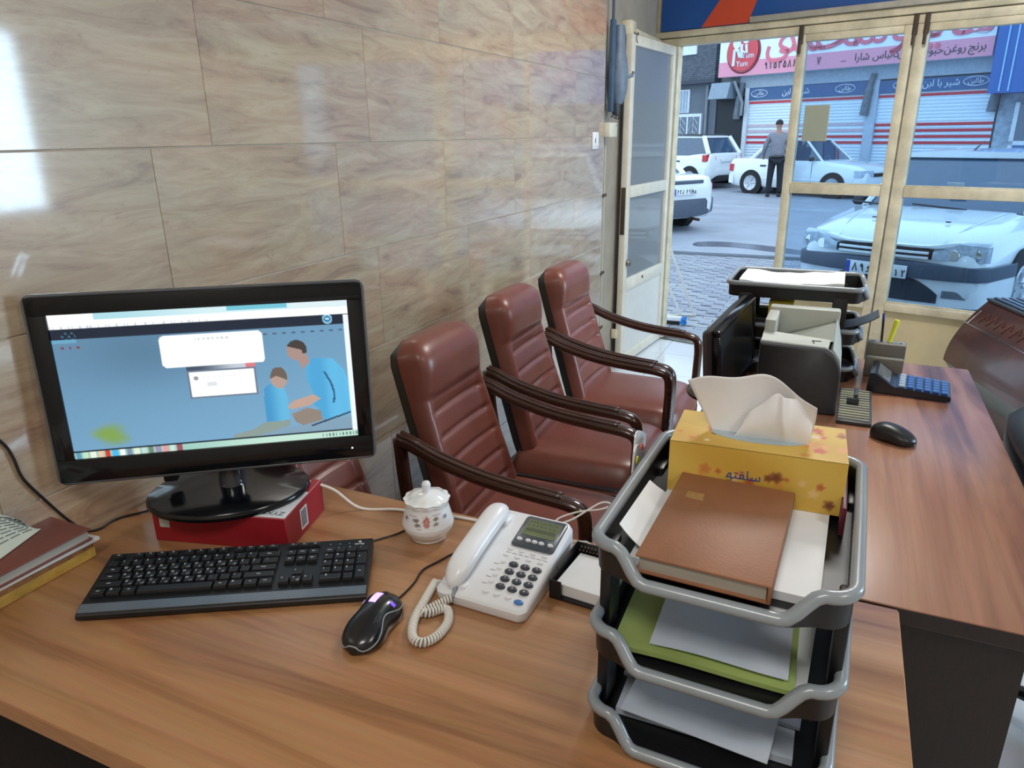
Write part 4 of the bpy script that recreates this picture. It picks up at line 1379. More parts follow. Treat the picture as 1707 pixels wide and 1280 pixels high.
# ------------------------------------------------------------------ pile at the left end of the desk
yb = pm('yellow_printed_card', (196, 158, 74), .55, var=.3, vscale=26)
c = thing('carton', 'flat yellow printed carton lowest in the pile by the wall', 'box', (0.004, .44, DZ))
obj('box', MB().rbox(0, .090, 0, .268, 0, .030, .0012, 1), yb, c)
obj('lid_edge', MB().box(.0898, .0906, .002, .266, .020, .0285), pm('brownish_print', (150, 104, 66), .6, var=.4, vscale=40), c, None)
o = tag(obj('paper_sheaf', MB().sheet(lambda a, b: (.004 + .096 * a, .436 + .270 * b + .010 * a * b, DZ + .0305 + .002 * math.sin(b * 4) + .001 * a), 6, 10, .006), M_['paper'], smooth=40), 'sheaf of white papers between the yellow carton and the brown book', 'paper')
c = thing('book', 'thick reddish-brown hardback book on the pile by the wall', 'book', (0.003, .43, DZ + .041))
bc = pm('reddish_brown_book_cloth', (118, 66, 54), .55, var=.08, vscale=10)
obj('cover', MB().rbox(0, .104, 0, .27, .0185, .0215, .001).rbox(0, .104, 0, .27, 0, .0028, .001).rbox(0, .104, -.001, .003, 0.001, .021, .001), bc, c)
obj('page_block', MB().box(.003, .099, .004, .266, .0028, .0185), pm('page_edges', (176, 172, 162), .7, stretch=(1, 1, 90), var=.12), c, None)
bk = thing('open_booklet', 'open booklet page with printed text curling up on the brown book', 'booklet', (0.003, .40, DZ + .0635))
def pagef(a, b):
    # base line on the book from near (a = 0) to far (a = 1); b climbs the curling leaf towards the wall
    bx_, by_ = .082 + (.029 - .082) * a, .110 + (.262 - .110) * a
    up = .082 * (1 - a ** 2.2) ** .7
    return (max(.002, bx_ * (1 - .80 * b ** .8)), by_ - .010 * b, .0006 + up * math.sin(b * 1.45) + .002 * b)
obj('page', MB().sheet(pagef, 16, 16, (0.0, -.0002, .0006)), pm('cream_page', (206, 206, 186), .75, var=.03), bk, 60)
tl = MB()
for r_ in range(9):
    b0 = .16 + r_ * .07
    pts = [pagef(.50 + .42 * k / 14, b0) for k in range(15)]
    for k in range(0, 14):
        if (k + r_) % 5 == 4:
            continue
        p, q = Vector(pts[k]), Vector(pts[k + 1])
        tl.tube([p + Vector((.0010, -.0003, .0012)), q + Vector((.0010, -.0003, .0012))], .0006, n=4)
obj('printed_text', tl, M_['ink'], bk, None)
obj('red_print', MB().sheet(lambda a, b: tuple(Vector(pagef(.30 + .16 * a, .20 + .45 * b)) + Vector((.0009, -.0003, .0011))), 8, 8, (0, 0, .0003)), pm('dark_red_print', (140, 34, 44), .6), bk, 60)

# ------------------------------------------------------------------ things on the far desk
tray_stack('three-tier black letter tray behind the printer on the far desk', (1.310, 2.352, DZ), math.radians(90), w=.265, d=.37, rims=(.038, .150, .272))
for k, (zz, lb) in enumerate(((DZ + .2385, 'pile of white papers in the top tier of the far letter tray'), (DZ + .2640, 'loosely bent white sheets uppermost in the far letter tray'))):
    tag(obj('paper_stack', MB().sheet(lambda a, b: (.970 + .290 * a, 2.240 + .205 * b, zz + k * .022 * abs(a - .38) + .0015 * math.sin(a * 22 + b * 5)), 16, 6, .022 if k == 0 else .008), M_['paper'], smooth=30), lb, 'paper')
tag(obj('card_pack', MB().rbox(1.235, 1.255, 2.26, 2.32, DZ + .1165, DZ + .165, .002), pm('blue_card_box', (92, 104, 176), .5)), 'blue card pack in the middle tier of the far letter tray', 'card pack')
tag(obj('white_card', MB().box(1.262, 1.264, 2.25, 2.32, DZ + .1165, DZ + .168), M_['white'], smooth=None), 'white card standing next to the blue card pack', 'card')
tag(obj('dark_folder', MB().sheet(lambda a, b: (1.270 + .095 * a, 2.30 + .10 * b, DZ + .142 + .030 * a * a + .012 * a), 8, 4, .003), M_['darkgrey'], smooth=40), 'dark grey card curling out of the far letter tray', 'card')
tag(obj('yellow_pad', MB().rbox(1.06, 1.13, 2.26, 2.32, DZ + .1165, DZ + .218, .002), pm('yellow_pad_card', (232, 204, 40), .5)), 'yellow pad standing in the far letter tray behind the printer', 'pad')

pr = thing('printer', 'compact laser printer with light grey top and dark side on the far desk', 'printer', (1.075, 1.92, DZ))
pr.scale = (.82, 1, 1)
lg = pm('light_grey_printer_plastic', (186, 190, 182), .42, var=.04)
ds = pm('charcoal_printer_side', (44, 46, 50), .4, var=.08)
def side_prof(i, zt):
    pts = [(0.0 + i, .004), (.245 - i, .004), (.245 - i, zt - .075)]
    for k in range(9):
        a = math.radians(90 * k / 8)
        pts.append((.245 - i - .055 + .055 * math.cos(a), zt - .075 + .055 * math.sin(a) + .02 * k / 8))
    pts += [(0.0 + i, zt + .005)]
    return pts
obj('side_cover', MB().loft([[(x, y, z) for x, z in side_prof(i, zt)] for y, i, zt in ((0.0, .006, .168), (.004, .001, .172), (.016, 0, .173))]), ds, pr)
obj('side_cover', MB().loft([[(x, y, z) for x, z in side_prof(i, zt)] for y, i, zt in ((.244, 0, .20), (.256, .001, .20), (.26, .006, .196))]), ds, pr)
obj('side_trim', MB().loft([[(x, y, z) for x, z in side_prof(-.0015, zt)] for y, zt in ((.014, .1745), (.024, .1755))]), pm('mid_grey_trim', (120, 122, 120), .45), pr)
def lowprof(zt):
    pts = [(0, .004), (.246, .004), (.246, .10)]
    for k in range(9):
        a = math.radians(90 * k / 8)
        pts.append((.246 - .05 + .05 * math.cos(a), .10 + (zt - .10) * math.sin(a)))
    pts.append((0, zt))
    return pts
obj('body', MB().loft([[(x, y, z) for x, z in lowprof(zt)] for y, zt in ((.024, .145), (.244, .150))]), lg, pr)
# basin on the top: front strip, rear strip, left strip, right nose and sloping floor
obj('top_front', MB().add([(0, .024, .145), (.20, .024, .145), (.20, .024, .172), (0, .024, .179), (0, .085, .145), (.20, .085, .145), (.205, .085, .180), (0, .085, .192)],
                          [(0, 1, 2, 3), (5, 4, 7, 6), (3, 2, 6, 7), (0, 3, 7, 4), (1, 5, 6, 2)]), lg, pr, None)
obj('top_rear', MB().rbox(0, .225, .205, .244, .13, .232, .006), lg, pr)
obj('top_left', MB().rbox(0, .035, .083, .208, .14, .222, .004), lg, pr)
obj('top_nose', MB().loft([[(.20, y, z0), (.246, y, .10), (.238, y, .145), (.215, y, zt)] for y, z0, zt in ((.024, .13, .172), (.085, .13, .182), (.244, .13, .222))]), lg, pr, 60)
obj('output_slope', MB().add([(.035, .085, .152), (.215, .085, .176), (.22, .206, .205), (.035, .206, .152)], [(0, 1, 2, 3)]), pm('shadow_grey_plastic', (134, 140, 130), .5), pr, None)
obj('engraved_mark', MB().tube([(.150, .062, .1800), (.178, .066, .1790)], .0012, n=5).tube([(.152, .060, .1800), (.158, .046, .1775)], .0012, n=5), M_['darkgrey'], pr)
ft = thing('paper_feed_tray', 'open grey paper feed tray with guide in front of the printer', 'paper tray', (1.279, 1.873, DZ), math.radians(-1))
obj('plate', MB().rbox(0, .082, 0, .265, 0.001, .010, .002), M_['darkgrey'], ft)
for k in range(13):
    obj('rib', MB().box(.004, .076, .012 + k * .0195, .0225 + k * .0195, .010, .0125), pm('striped_grey', (128 + (k * 37 % 30), 126 + (k * 37 % 30), 116 + (k * 31 % 30)), .5) if k < 4 else ft.children[1 + k % 4].data.materials[0], ft, None)
obj('paper_guide', MB().rbox(.036, .046, .13, .19, .012, .040, .002).rbox(.020, .05, .125, .132, .012, .030, .002), M_['darkgrey'], ft)

m2 = thing('monitor', 'slim black monitor turned away, standing left of the printer', 'monitor', (0.996, 2.015, DZ), math.radians(83.8))
# local x along the screen (towards +y in the room), local -y is the screen side
MS2 = T(0, 0, .125, rx=math.radians(-4), ry=math.radians(-3.5))
sw2, sh2 = .39, .222
obj('screen', MB().box(-sw2 / 2 + .014, sw2 / 2 - .014, -.0125, -.010, -sh2 / 2 + .02, sh2 / 2 - .014, M=MS2), pm('dark_matt_screen', (34, 34, 36), .35, var=.05), m2, None)
f_ = MB()
for a in ((-sw2 / 2, sw2 / 2, sh2 / 2 - .016, sh2 / 2), (-sw2 / 2, sw2 / 2, -sh2 / 2, -sh2 / 2 + .022), (-sw2 / 2, -sw2 / 2 + .016, -sh2 / 2 + .022, sh2 / 2 - .016), (sw2 / 2 - .016, sw2 / 2, -sh2 / 2 + .022, sh2 / 2 - .016)):
    f_.rbox(a[0], a[1], -.018, .004, a[2], a[3], .004, 2, M=MS2)
obj('bezel', f_, M_['blackgloss'], m2)
obj('rear_shell', MB().loft([[(x, y, z) for x, z in rrect(-sw2 / 2 + i, sw2 / 2 - i, -sh2 / 2 + i * .8, sh2 / 2 - i * .5, .01, 3)] for y, i in ((.0, .003), (.016, .006), (.038, .04), (.05, .08))], M=MS2), M_['darkgrey'], m2)
obj('badge', MB().box(-sw2 / 2 + .004, -sw2 / 2 + .02, -.0186, -.0182, sh2 / 2 - .012, sh2 / 2 - .006, M=MS2), M_['chrome'], m2, None)
obj('stand', MB().rbox(-.02, .02, .03, .05, .0, .09, .004), M_['black'], m2)
obj('foot', MB().loft([[(.12 * s * math.cos(a), .03 + .085 * s * math.sin(a), z) for a in [2 * math.pi * k / 32 for k in range(32)]] for s, z in ((1, 0), (1, .006), (.95, .01), (.3, .014))]), M_['blackgloss'], m2)

ca = thing('calculator', 'dark desk calculator with blue keys on the far desk', 'calculator', (1.352, 2.158, DZ), math.radians(-5))
obj('case', MB().prism([(0, .003), (.205, .003), (.207, .010), (.205, .017), (.07, .024), (.058, .030), (.016, .058), (.004, .056), (0, .02)], 0, .135, 'xz'), pm('navy_black_case', (20, 24, 34), .3, var=.1), ca)
obj('display_window', MB().add([(.022, .012, .0552), (.056, .012, .0322), (.056, .123, .0322), (.022, .123, .0552)], [(0, 1, 2, 3)]), pm('grey_calculator_display', (96, 98, 100), .15, coat=.5), ca, None)
obj('face_plate', MB().add([(.072, .004, .0246), (.203, .004, .0178), (.203, .131, .0178), (.072, .131, .0246)], [(0, 1, 2, 3)]), pm('blue_face_plate', (28, 58, 104), .4), ca, None)
kc = pm('blue_calculator_key', (44, 92, 158), .35, var=.06)
kc2 = pm('pale_calculator_key', (150, 166, 180), .35, var=.06)
for i in range(6):
    for j in range(5):
        xx, yy = .078 + i * .0208, .008 + j * .0248
        zz = .0246 - (xx - .072) * .052
        obj('key', MB().rbox(xx, xx + .0165, yy, yy + .0195, zz - .001, zz + .0055, .002, 1), kc2 if i == 0 else kc, ca)

pn = thing('pen_holder', 'grey plastic pen holder block with card slot on the far desk', 'pen holder', (1.345, 2.318, DZ), math.radians(-4))
tp = pm('taupe_grey_plastic', (122, 118, 108), .4, var=.1)
obj('block', MB().rbox(0, .104, 0, .07, 0, .058, .004).rbox(0, .104, .018, .07, .05, .098, .004), tp, pn)
obj('card_slot', MB().rbox(.004, .10, .006, .014, .056, .060, .001), M_['ltgrey'], pn)
for (hx, hy, lb) in ((.014, .045, 0), (.036, .045, 0), (.062, .045, 0), (.088, .045, 0)):
    obj('hole_rim', MB().lathe([(.0065, .0978), (.009, .0990), (.0095, .0978)], 16, c=(hx, hy, 0)), M_['ltgrey'], pn)
    obj('hole', MB().cyl((hx, hy, .0976), (hx, hy, .0984), .0066, n=14), M_['rubber'], pn)
def pen(name, label, base, tip, r, m, capm):
    b, t_ = Vector(base), Vector(tip)
    c = thing(name, label, 'pen', base)
    dv = t_ - b
    obj('barrel', MB().tube([(0, 0, 0), dv * .72], r, n=10), m, c)
    obj('cap', MB().tube([dv * .70, dv * .97, dv], [r * 1.2, r * 1.2, r * .7], n=10), capm, c)
ym = pm('yellow_highlighter', (226, 228, 60), .35)
pen('highlighter_pen', 'yellow highlighter standing in the grey pen holder', (1.405, 2.357, DZ + .0985), (1.418, 2.372, DZ + .165), .0065, ym, ym)
pen('ballpoint_pen', 'dark ballpoint pen with blue cap standing in the grey pen holder', (1.384, 2.358, DZ + .0985), (1.380, 2.372, DZ + .182), .0034, M_['black'], pm('blue_pen_cap', (36, 50, 120), .3))

# ------------------------------------------------------------------ gas heater by the window
he = thing('gas_heater', 'dark maroon-brown gas heater with grille top, by the shop window', 'heater', (1.975, 4.40, 0), math.radians(-90 + 17))
# local x runs along the heater (towards the camera), local -y is ... front bulge faces local -y
hl = .80
profile = [(.30, .04), (.02, .04), (-.005, .10), (-.03, .20)]
mb_ = pm('mottled_maroon_enamel', (78, 44, 42), .3, coat=.35, var=.35, vscale=7)
def curve(k):
    pts = []
    for i in range(15):
        t = i / 14
        z = .27 + (.60 - .27) * t
        y = -.16 + .17 * t ** 1.9
        pts.append((y, z))
    return pts
front = curve(0)
obj('front_cover', MB().loft([[(x, y, z) for y, z in front] + [(x, .28, .60), (x, .28, .27)] for x in (0, hl)]), mb_, he)
obj('trim_line', MB().tube([(-.001, front[9][0] - .003, front[9][1]), (hl, front[9][0] - .003, front[9][1])], .003, n=6), M_['chrome'], he)
obj('trim_corner', MB().tube([(.03, front[9][0] - .003, front[9][1]), (.04, front[12][0] - .003, front[12][1])], .003, n=6), M_['chrome'], he)
em = MB()
for k in range(9):
    em.tube([(.10 + k * .075, front[10][0] - .002, front[10][1]), (.125 + k * .075, front[12][0] - .002, front[12][1]), (.15 + k * .075, front[11][0] - .002, front[11][1])], .005, n=5)
obj('relief_ornament', em, pm('brown_relief', (96, 58, 48), .35), he)
obj('lower_slope', MB().loft([[(x, -.155, .268), (x, -.05, .12), (x, .28, .12), (x, .28, .268)] for x in (.01, hl - .01)]), pm('grey_green_enamel', (92, 104, 102), .35, var=.1), he)
obj('base', MB().box(.02, hl - .02, -.03, .27, 0.0, .12), mb_, he, None)
obj('top_frame', MB().rbox(-.004, hl + .004, -.002, .285, .598, .612, .004), M_['darkgrey'], he)
for k in range(7):
    obj('grille_slat', MB().rbox(.02, hl - .02, .02 + k * .036, .040 + k * .036, .611, .622, .003), pm('blue_grey_grille', (92, 108, 134), .3, metal=.4) if k == 0 else he.children[-1].data.materials[0], he)

# ------------------------------------------------------------------ reception chairs
def make_chair(label, loc, rz, arms=True):
    c = thing('armchair', label, 'chair', loc, rz, 'brown armchairs along the tiled wall')
    # local +x is the sitting direction
    def seat_f(u, v, top):
        x = -.17 + .47 * u
        yy = (v - .5) * 2
        w = .225 * (1 - .10 * u ** 3)
        e = max(0.0, 1 - abs(yy) ** 7) ** .3 * max(0.0, 1 - abs(2 * u - 1) ** 9) ** .3
        edge = .018 * (1 - e)
        if top:
            z = .395 + (.075 + .012 * (1 - yy * yy)) * e - .030 * max(0, u - .75) ** 1.5 * 4
        else:
            z = .395 - .03 * e
        # rounded front corners
        fr_ = max(0.0, u - .80) / .20
        x -= .05 * fr_ * abs(yy) ** 3
        return (x, yy * w, z)
    s = MB()
    s.grid(lambda u, v: seat_f(u, v, True), 26, 24)
    s.grid(lambda u, v: seat_f(1 - u, v, False), 26, 24)
    obj('seat', s, M_['leather'], c, 70)
    # backrest cushion
    A = Vector((-.075, 0, .44))
    B = Vector((-.240, 0, .968))
    ax = (B - A)
    Lb = ax.length
    ax = ax / Lb
    nr = Vector((ax.z, 0, -ax.x))
    def back_f(u, v, front):
        yy = (u - .5) * 2
        wv = .196 * (1 - .20 * v) * (1 - .30 * max(0, (v - .88) / .12) ** 3)
        e = (max(0.0, 1 - abs(yy) ** 8) ** .35) * (max(0.0, 1 - abs(2 * v - 1) ** 14) ** .35)
        if front:
            t = .050 * e
            # head roll and side bolsters
            t += .030 * e * math.exp(-((v - .88) / .13) ** 2) * sst(.70, .745, v)
            inner = sst(.86, .70, abs(yy))
            t -= .012 * inner * sst(.72, .66, v) * e
            for k in range(5):
                v0 = .13 + k * .125
                t -= .010 * inner * math.exp(-((v - v0 - .012 * (1 - yy * yy)) / .012) ** 2) * e
            t -= .007 * inner * math.exp(-((v - .705) / .012) ** 2) * e
        else:
            t = -.045 * e
        bow = .02 * math.sin(v * math.pi)
        p = A + ax * (Lb * v) + nr * (t - .05 + bow * .0) + Vector((0, yy * wv, 0))
        return tuple(p)
    b = MB()
    b.grid(lambda u, v: back_f(u, v, True), 40, 96)
    obj('backrest', b, M_['leather'], c, 180)
    b = MB()
    b.grid(lambda u, v: back_f(1 - u, v, False), 20, 20)
    obj('back_shell', b, M_['black'], c, 180)
    aw = M_['armwood']
    for sy in (-1, 1):
        y = sy * .232
        if not arms:
            obj('rear_leg', MB().tube(smooth_path([(-.21, sy * .19, .44), (-.24, sy * .19, .2), (-.28, sy * .19, 0)], 5), .018, n=10), aw, c, 180)
            obj('front_leg', MB().cyl((.24, sy * .19, 0), (.24, sy * .19, .385), .018, n=10), aw, c)
            continue
        pth = smooth_path([(-.235, y, .735), (-.20, y, .725), (-.12, y, .695), (0, y, .668), (.12, y, .655), (.21, y, .648), (.245, y, .635), (.256, y, .600), (.256, y, .52), (.25, y, .3), (.245, y, .0)], 6)
        ar = obj('arm', MB().tube(pth, [.021] * len(pth), n=14, flat=.80, up=(0, 0, 1)), aw, c, 180)
        top = [p + Vector((0, 0, .0135)) for p in pth[:30]]
        for off in (-.009, .009):
            obj('arm_ridge', MB().tube([p + Vector((0, off, .0015)) for p in top], .0052, n=6), aw, ar, 180)
        obj('rear_leg', MB().tube(smooth_path([(-.235, y, .735), (-.225, y, .60), (-.20, y, .42), (-.24, y, .2), (-.29, y, 0)], 5), .018, n=10), aw, c, 180)
        obj('side_rail', MB().rbox(-.20, .25, y - .012, y + .012, .33, .385, .004), aw, c)
    obj('front_rail', MB().rbox(.225, .25, -.225, .225, .335, .380, .004), aw, c)
    obj('rear_rail', MB().rbox(-.215, -.19, -.225, .225, .34, .385, .004), aw, c)
    return c
c1 = make_chair('brown leatherette armchair nearest the telephone, first fully visible of the row', (0.525, 1.622, 0), 0)
for lb, x, y, r in (('brown leatherette armchair in the middle of the visible row', .490, 2.195, 1.0), ('brown leatherette armchair farthest along the row, beside the open door', .490, 2.712, -1.0)):
    k = copy_tree(c1)
    k.location = (x, y, 0)
    k.rotation_euler = (0, 0, math.radians(r))
    k['label'] = lb

cd_ = make_chair('narrow brown leatherette chair half hidden behind the lit monitor', (0.37, 1.224, 0), 0, arms=False)
cd_.scale = (1, .65, 1)
cd_.name = 'side_chair'
# ------------------------------------------------------------------ black office chair at the right
oc = thing('office_chair', 'black leather office chair at the right edge, behind the far desk', 'office chair', (1.990, 1.77, 0), math.radians(3))
bl_ = pm('black_leather', (14, 15, 16), .42, coat=.08, coat_rough=.2, var=.12, bump=.05, bscale=200)
def pad(w, h, th, M, nm):
    def f(u, v, s):
        a, b = (u - .5) * 2, (v - .5) * 2
        e = max(0.0, 1 - abs(a) ** 6) ** .35 * max(0.0, 1 - abs(b) ** 6) ** .35
        return tuple(M @ Vector((a * w / 2, b * h / 2, s * th / 2 * e + .02 * a * a)))
    m = MB()
    m.grid(lambda u, v: f(u, v, 1), 20, 20)
    m.grid(lambda u, v: f(1 - u, v, -1), 20, 20)
    return obj(nm, m, bl_, oc, 180)
pad(.50, .48, .11, T(0.03, 0, .47, rz=math.pi / 2), 'seat')
pad(.62, .40, .10, T(-.26, 0, .60, rz=math.pi / 2) @ Matrix.Rotation(math.radians(80), 4, 'X') @ Matrix.Rotation(0, 4, 'Y'), 'backrest')
for sy in (-1, 1):
    obj('armrest', MB().tube(smooth_path([(-.20, sy * .29, .62), (-.05, sy * .30, .67), (.14, sy * .30, .66), (.20, sy * .29, .58), (.12, sy * .27, .46)], 6), .022, n=10), M_['black'], oc, 180)
obj('column', MB().cyl((0, 0, .10), (0, 0, .42), .028), M_['black'], oc)
obj('back_bar', MB().tube(smooth_path([(-.05, 0, .41), (-.24, 0, .42), (-.30, 0, .50), (-.31, 0, .75)], 6), .02, n=8), M_['black'], oc)
for k in range(5):
    a = 2 * math.pi * k / 5
    leg = obj('leg', MB().tube([(0, 0, .11), (.27 * math.cos(a), .27 * math.sin(a), .07)], [.026, .016], n=8), M_['black'], oc)
    obj('castor', MB().lathe([(.01, -.018), (.027, -.016), (.027, .016), (.01, .018)], 14, M=T(.27 * math.cos(a), .27 * math.sin(a), .028, rx=math.pi / 2, rz=a)), M_['rubber'], leg)

# ------------------------------------------------------------------ street outside
GZ = -0.18
asphalt = pm('wet_grey_asphalt', (142, 147, 158), .5, var=.14, vscale=1.6, bump=.25, bscale=90)
street = obj('street_ground', MB().box(-40, 45, 10.6, 70, GZ - .2, GZ), asphalt, None, None)
struct(street)
obj('kerb_gap', MB().box(-40, 45, 10.4, 10.6, GZ - .2, GZ - .03), pm('dark_gutter', (70, 74, 82), .4), street, None)
pav = struct(obj('pavement', MB().box(-14, 16, 5.35, 10.4, GZ - .2, GZ - .012), pm('paver_joint_sand', (84, 86, 92), .8)))
obj('step_riser', MB().box(-.4, 5.0, -.03, .16, GZ - .1, -.02, M=Ms), pm('grey_stone_step', (150, 152, 156), .6, var=.1), pav, None)
pvm = [pm('grey_interlocking_paver_%s' % n_, c_, .5, var=.12, vscale=9, bump=.3, bscale=50) for n_, c_ in (('a', (138, 140, 150)), ('b', (128, 130, 142)), ('c', (146, 148, 154)))]
# wavy interlocking pavers: those seen through the door one by one, the rest joined
def paver_outline():
    L_, W_ = .214, .107
    pts = []
    n = 8
    for i in range(n + 1):
        x = L_ * i / n
        pts.append((x, .012 * math.sin(2 * math.pi * i / n)))
    for i in range(n, -1, -1):
        x = L_ * i / n
        pts.append((x, W_ + .012 * math.sin(2 * math.pi * i / n)))
    return [(a + (.003 if a == 0 else (-.003 if abs(a - L_) < 1e-6 else 0)), b + (.0035 if k <= n else -.0035)) for k, (a, b) in enumerate(pts)]
po = paver_outline()
pav_mesh = [MB().prism(po, -.03, 0).mesh('paver', m) for m in pvm]
rp_ = random.Random(5)
rest = MB()
cnt = 0
cells = []
yy = 5.36
j = 0
while yy < 10.25:
    xx = -2.2 + (.107 if j % 2 else 0)
    while xx < 5.2:
        # only outside the shop front
        if (xx - P0.x) * NS.x + (yy - P0.y) * NS.y > .17:
            cells.append((xx, yy))
        xx += .214
    yy += .107
    j += 1
def vis_key(c):
    # pieces in the strip seen through the open doorway come first, nearest first
    x, y = c
    lo = .05 - (y - 5.3) * .30
    hi = .60 + (y - 5.3) * .02
    return (0 if lo - .25 < x < hi else 1, y)
cells.sort(key=vis_key)
for (xx, yy) in cells:
    if cnt < 280:
        obj('paver', pav_mesh[rp_.randrange(3)], None, pav, loc=(xx, yy, GZ + rp_.uniform(-.004, .002)), rot=(rp_.uniform(-.012, .012), rp_.uniform(-.008, .008), 0))
        cnt += 1
    else:
        rest.prism(po, -.03, 0, M=T(xx, yy, GZ + rp_.uniform(-.004, .002)))
ro = obj('pavers_beyond', rest, pvm[0], pav, None)
ro['kind'] = 'stuff'
# wet patch along the edge of the road, faint lane line
def blob(pts, z0, z1):
    return MB().prism([(p.x, p.y) for p in smooth_path([(a, b, 0) for a, b in pts], 5, True)], z0, z1)
obj('wet_patch', blob([(-.75, 11.15), (-.2, 11.2), (.6, 10.85), (1.3, 10.72), (1.6, 10.8), (.9, 11.15), (.2, 11.55), (-.4, 11.75), (-.8, 11.6)], GZ, GZ + .002), pm('dark_wet_asphalt', (78, 84, 96), .18, var=.15), street, None)
obj('lane_line', MB().box(-9, 9, 0, .10, GZ, GZ + .003, M=T(-.3, 17.4, 0, rz=math.radians(-12))), pm('worn_white_road_paint', (168, 176, 184), .6, var=.2), street, None)

# sign stand and broom just outside the door
sd = thing('folding_stand', 'light folding metal stand leaning outside beside the open door', 'stand', (0, 6.65, GZ))
wm_ = pm('white_painted_tube', (206, 204, 198), .4)
for nm, p, q in (('leg', (.073, .05, .01), (-.173, .0, .62)), ('leg', (-.041, .005, .01), (-.181, 0.0, .287)), ('foot_bar', (-.20, -.055, .012), (.085, .053, .012))):
    obj(nm, MB().tube([p, q], .012, n=8), wm_, sd)
br = thing('broom_head', 'white broom head with blue bristles lying outside the threshold', 'broom', (-.14, 6.33, GZ))
obj('block', MB().rbox(-.02, .17, -.02, .02, .035, .075, .006), M_['white'], br)
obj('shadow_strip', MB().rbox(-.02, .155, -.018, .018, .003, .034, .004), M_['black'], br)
bs = MB()
rb2 = random.Random(2)
for k in range(90):
    y_, z_ = rb2.uniform(-.03, .03), rb2.uniform(.012, .070)
    bs.tube([(.155, y_ * .5, z_), (.155 + rb2.uniform(.04, .06), y_ * 1.4, max(.004, z_ * 1.15 - .006))], .0022, n=4, caps=False)
o = obj('bristles', bs, pm('blue_bristle', (44, 140, 214), .5), br, None)
o['kind'] = 'stuff'

# ------------------------------------------------------------------ cars
carw = pm('white_car_paint', (222, 228, 232), .22, coat=.8, coat_rough=.04, var=.02)
carg = pm('sky_toned_dark_glass', (52, 74, 98), .05, coat=1.0, coat_rough=.02, var=.1)  # sky reflection put into the bluish base colour of the glass
cbl = pm('blue_grey_car_plastic', (72, 82, 98), .45, var=.08)
lampm = pm('clear_lamp_lens', (176, 190, 204), .08, coat=.8, var=.25, vscale=30)
redl = pm('red_tail_lamp', (188, 26, 40), .12, coat=.6, var=.15)
platem = pm('white_number_plate', (226, 230, 232), .4)
blue_p = pm('blue_plate_strip', (36, 70, 170), .4)

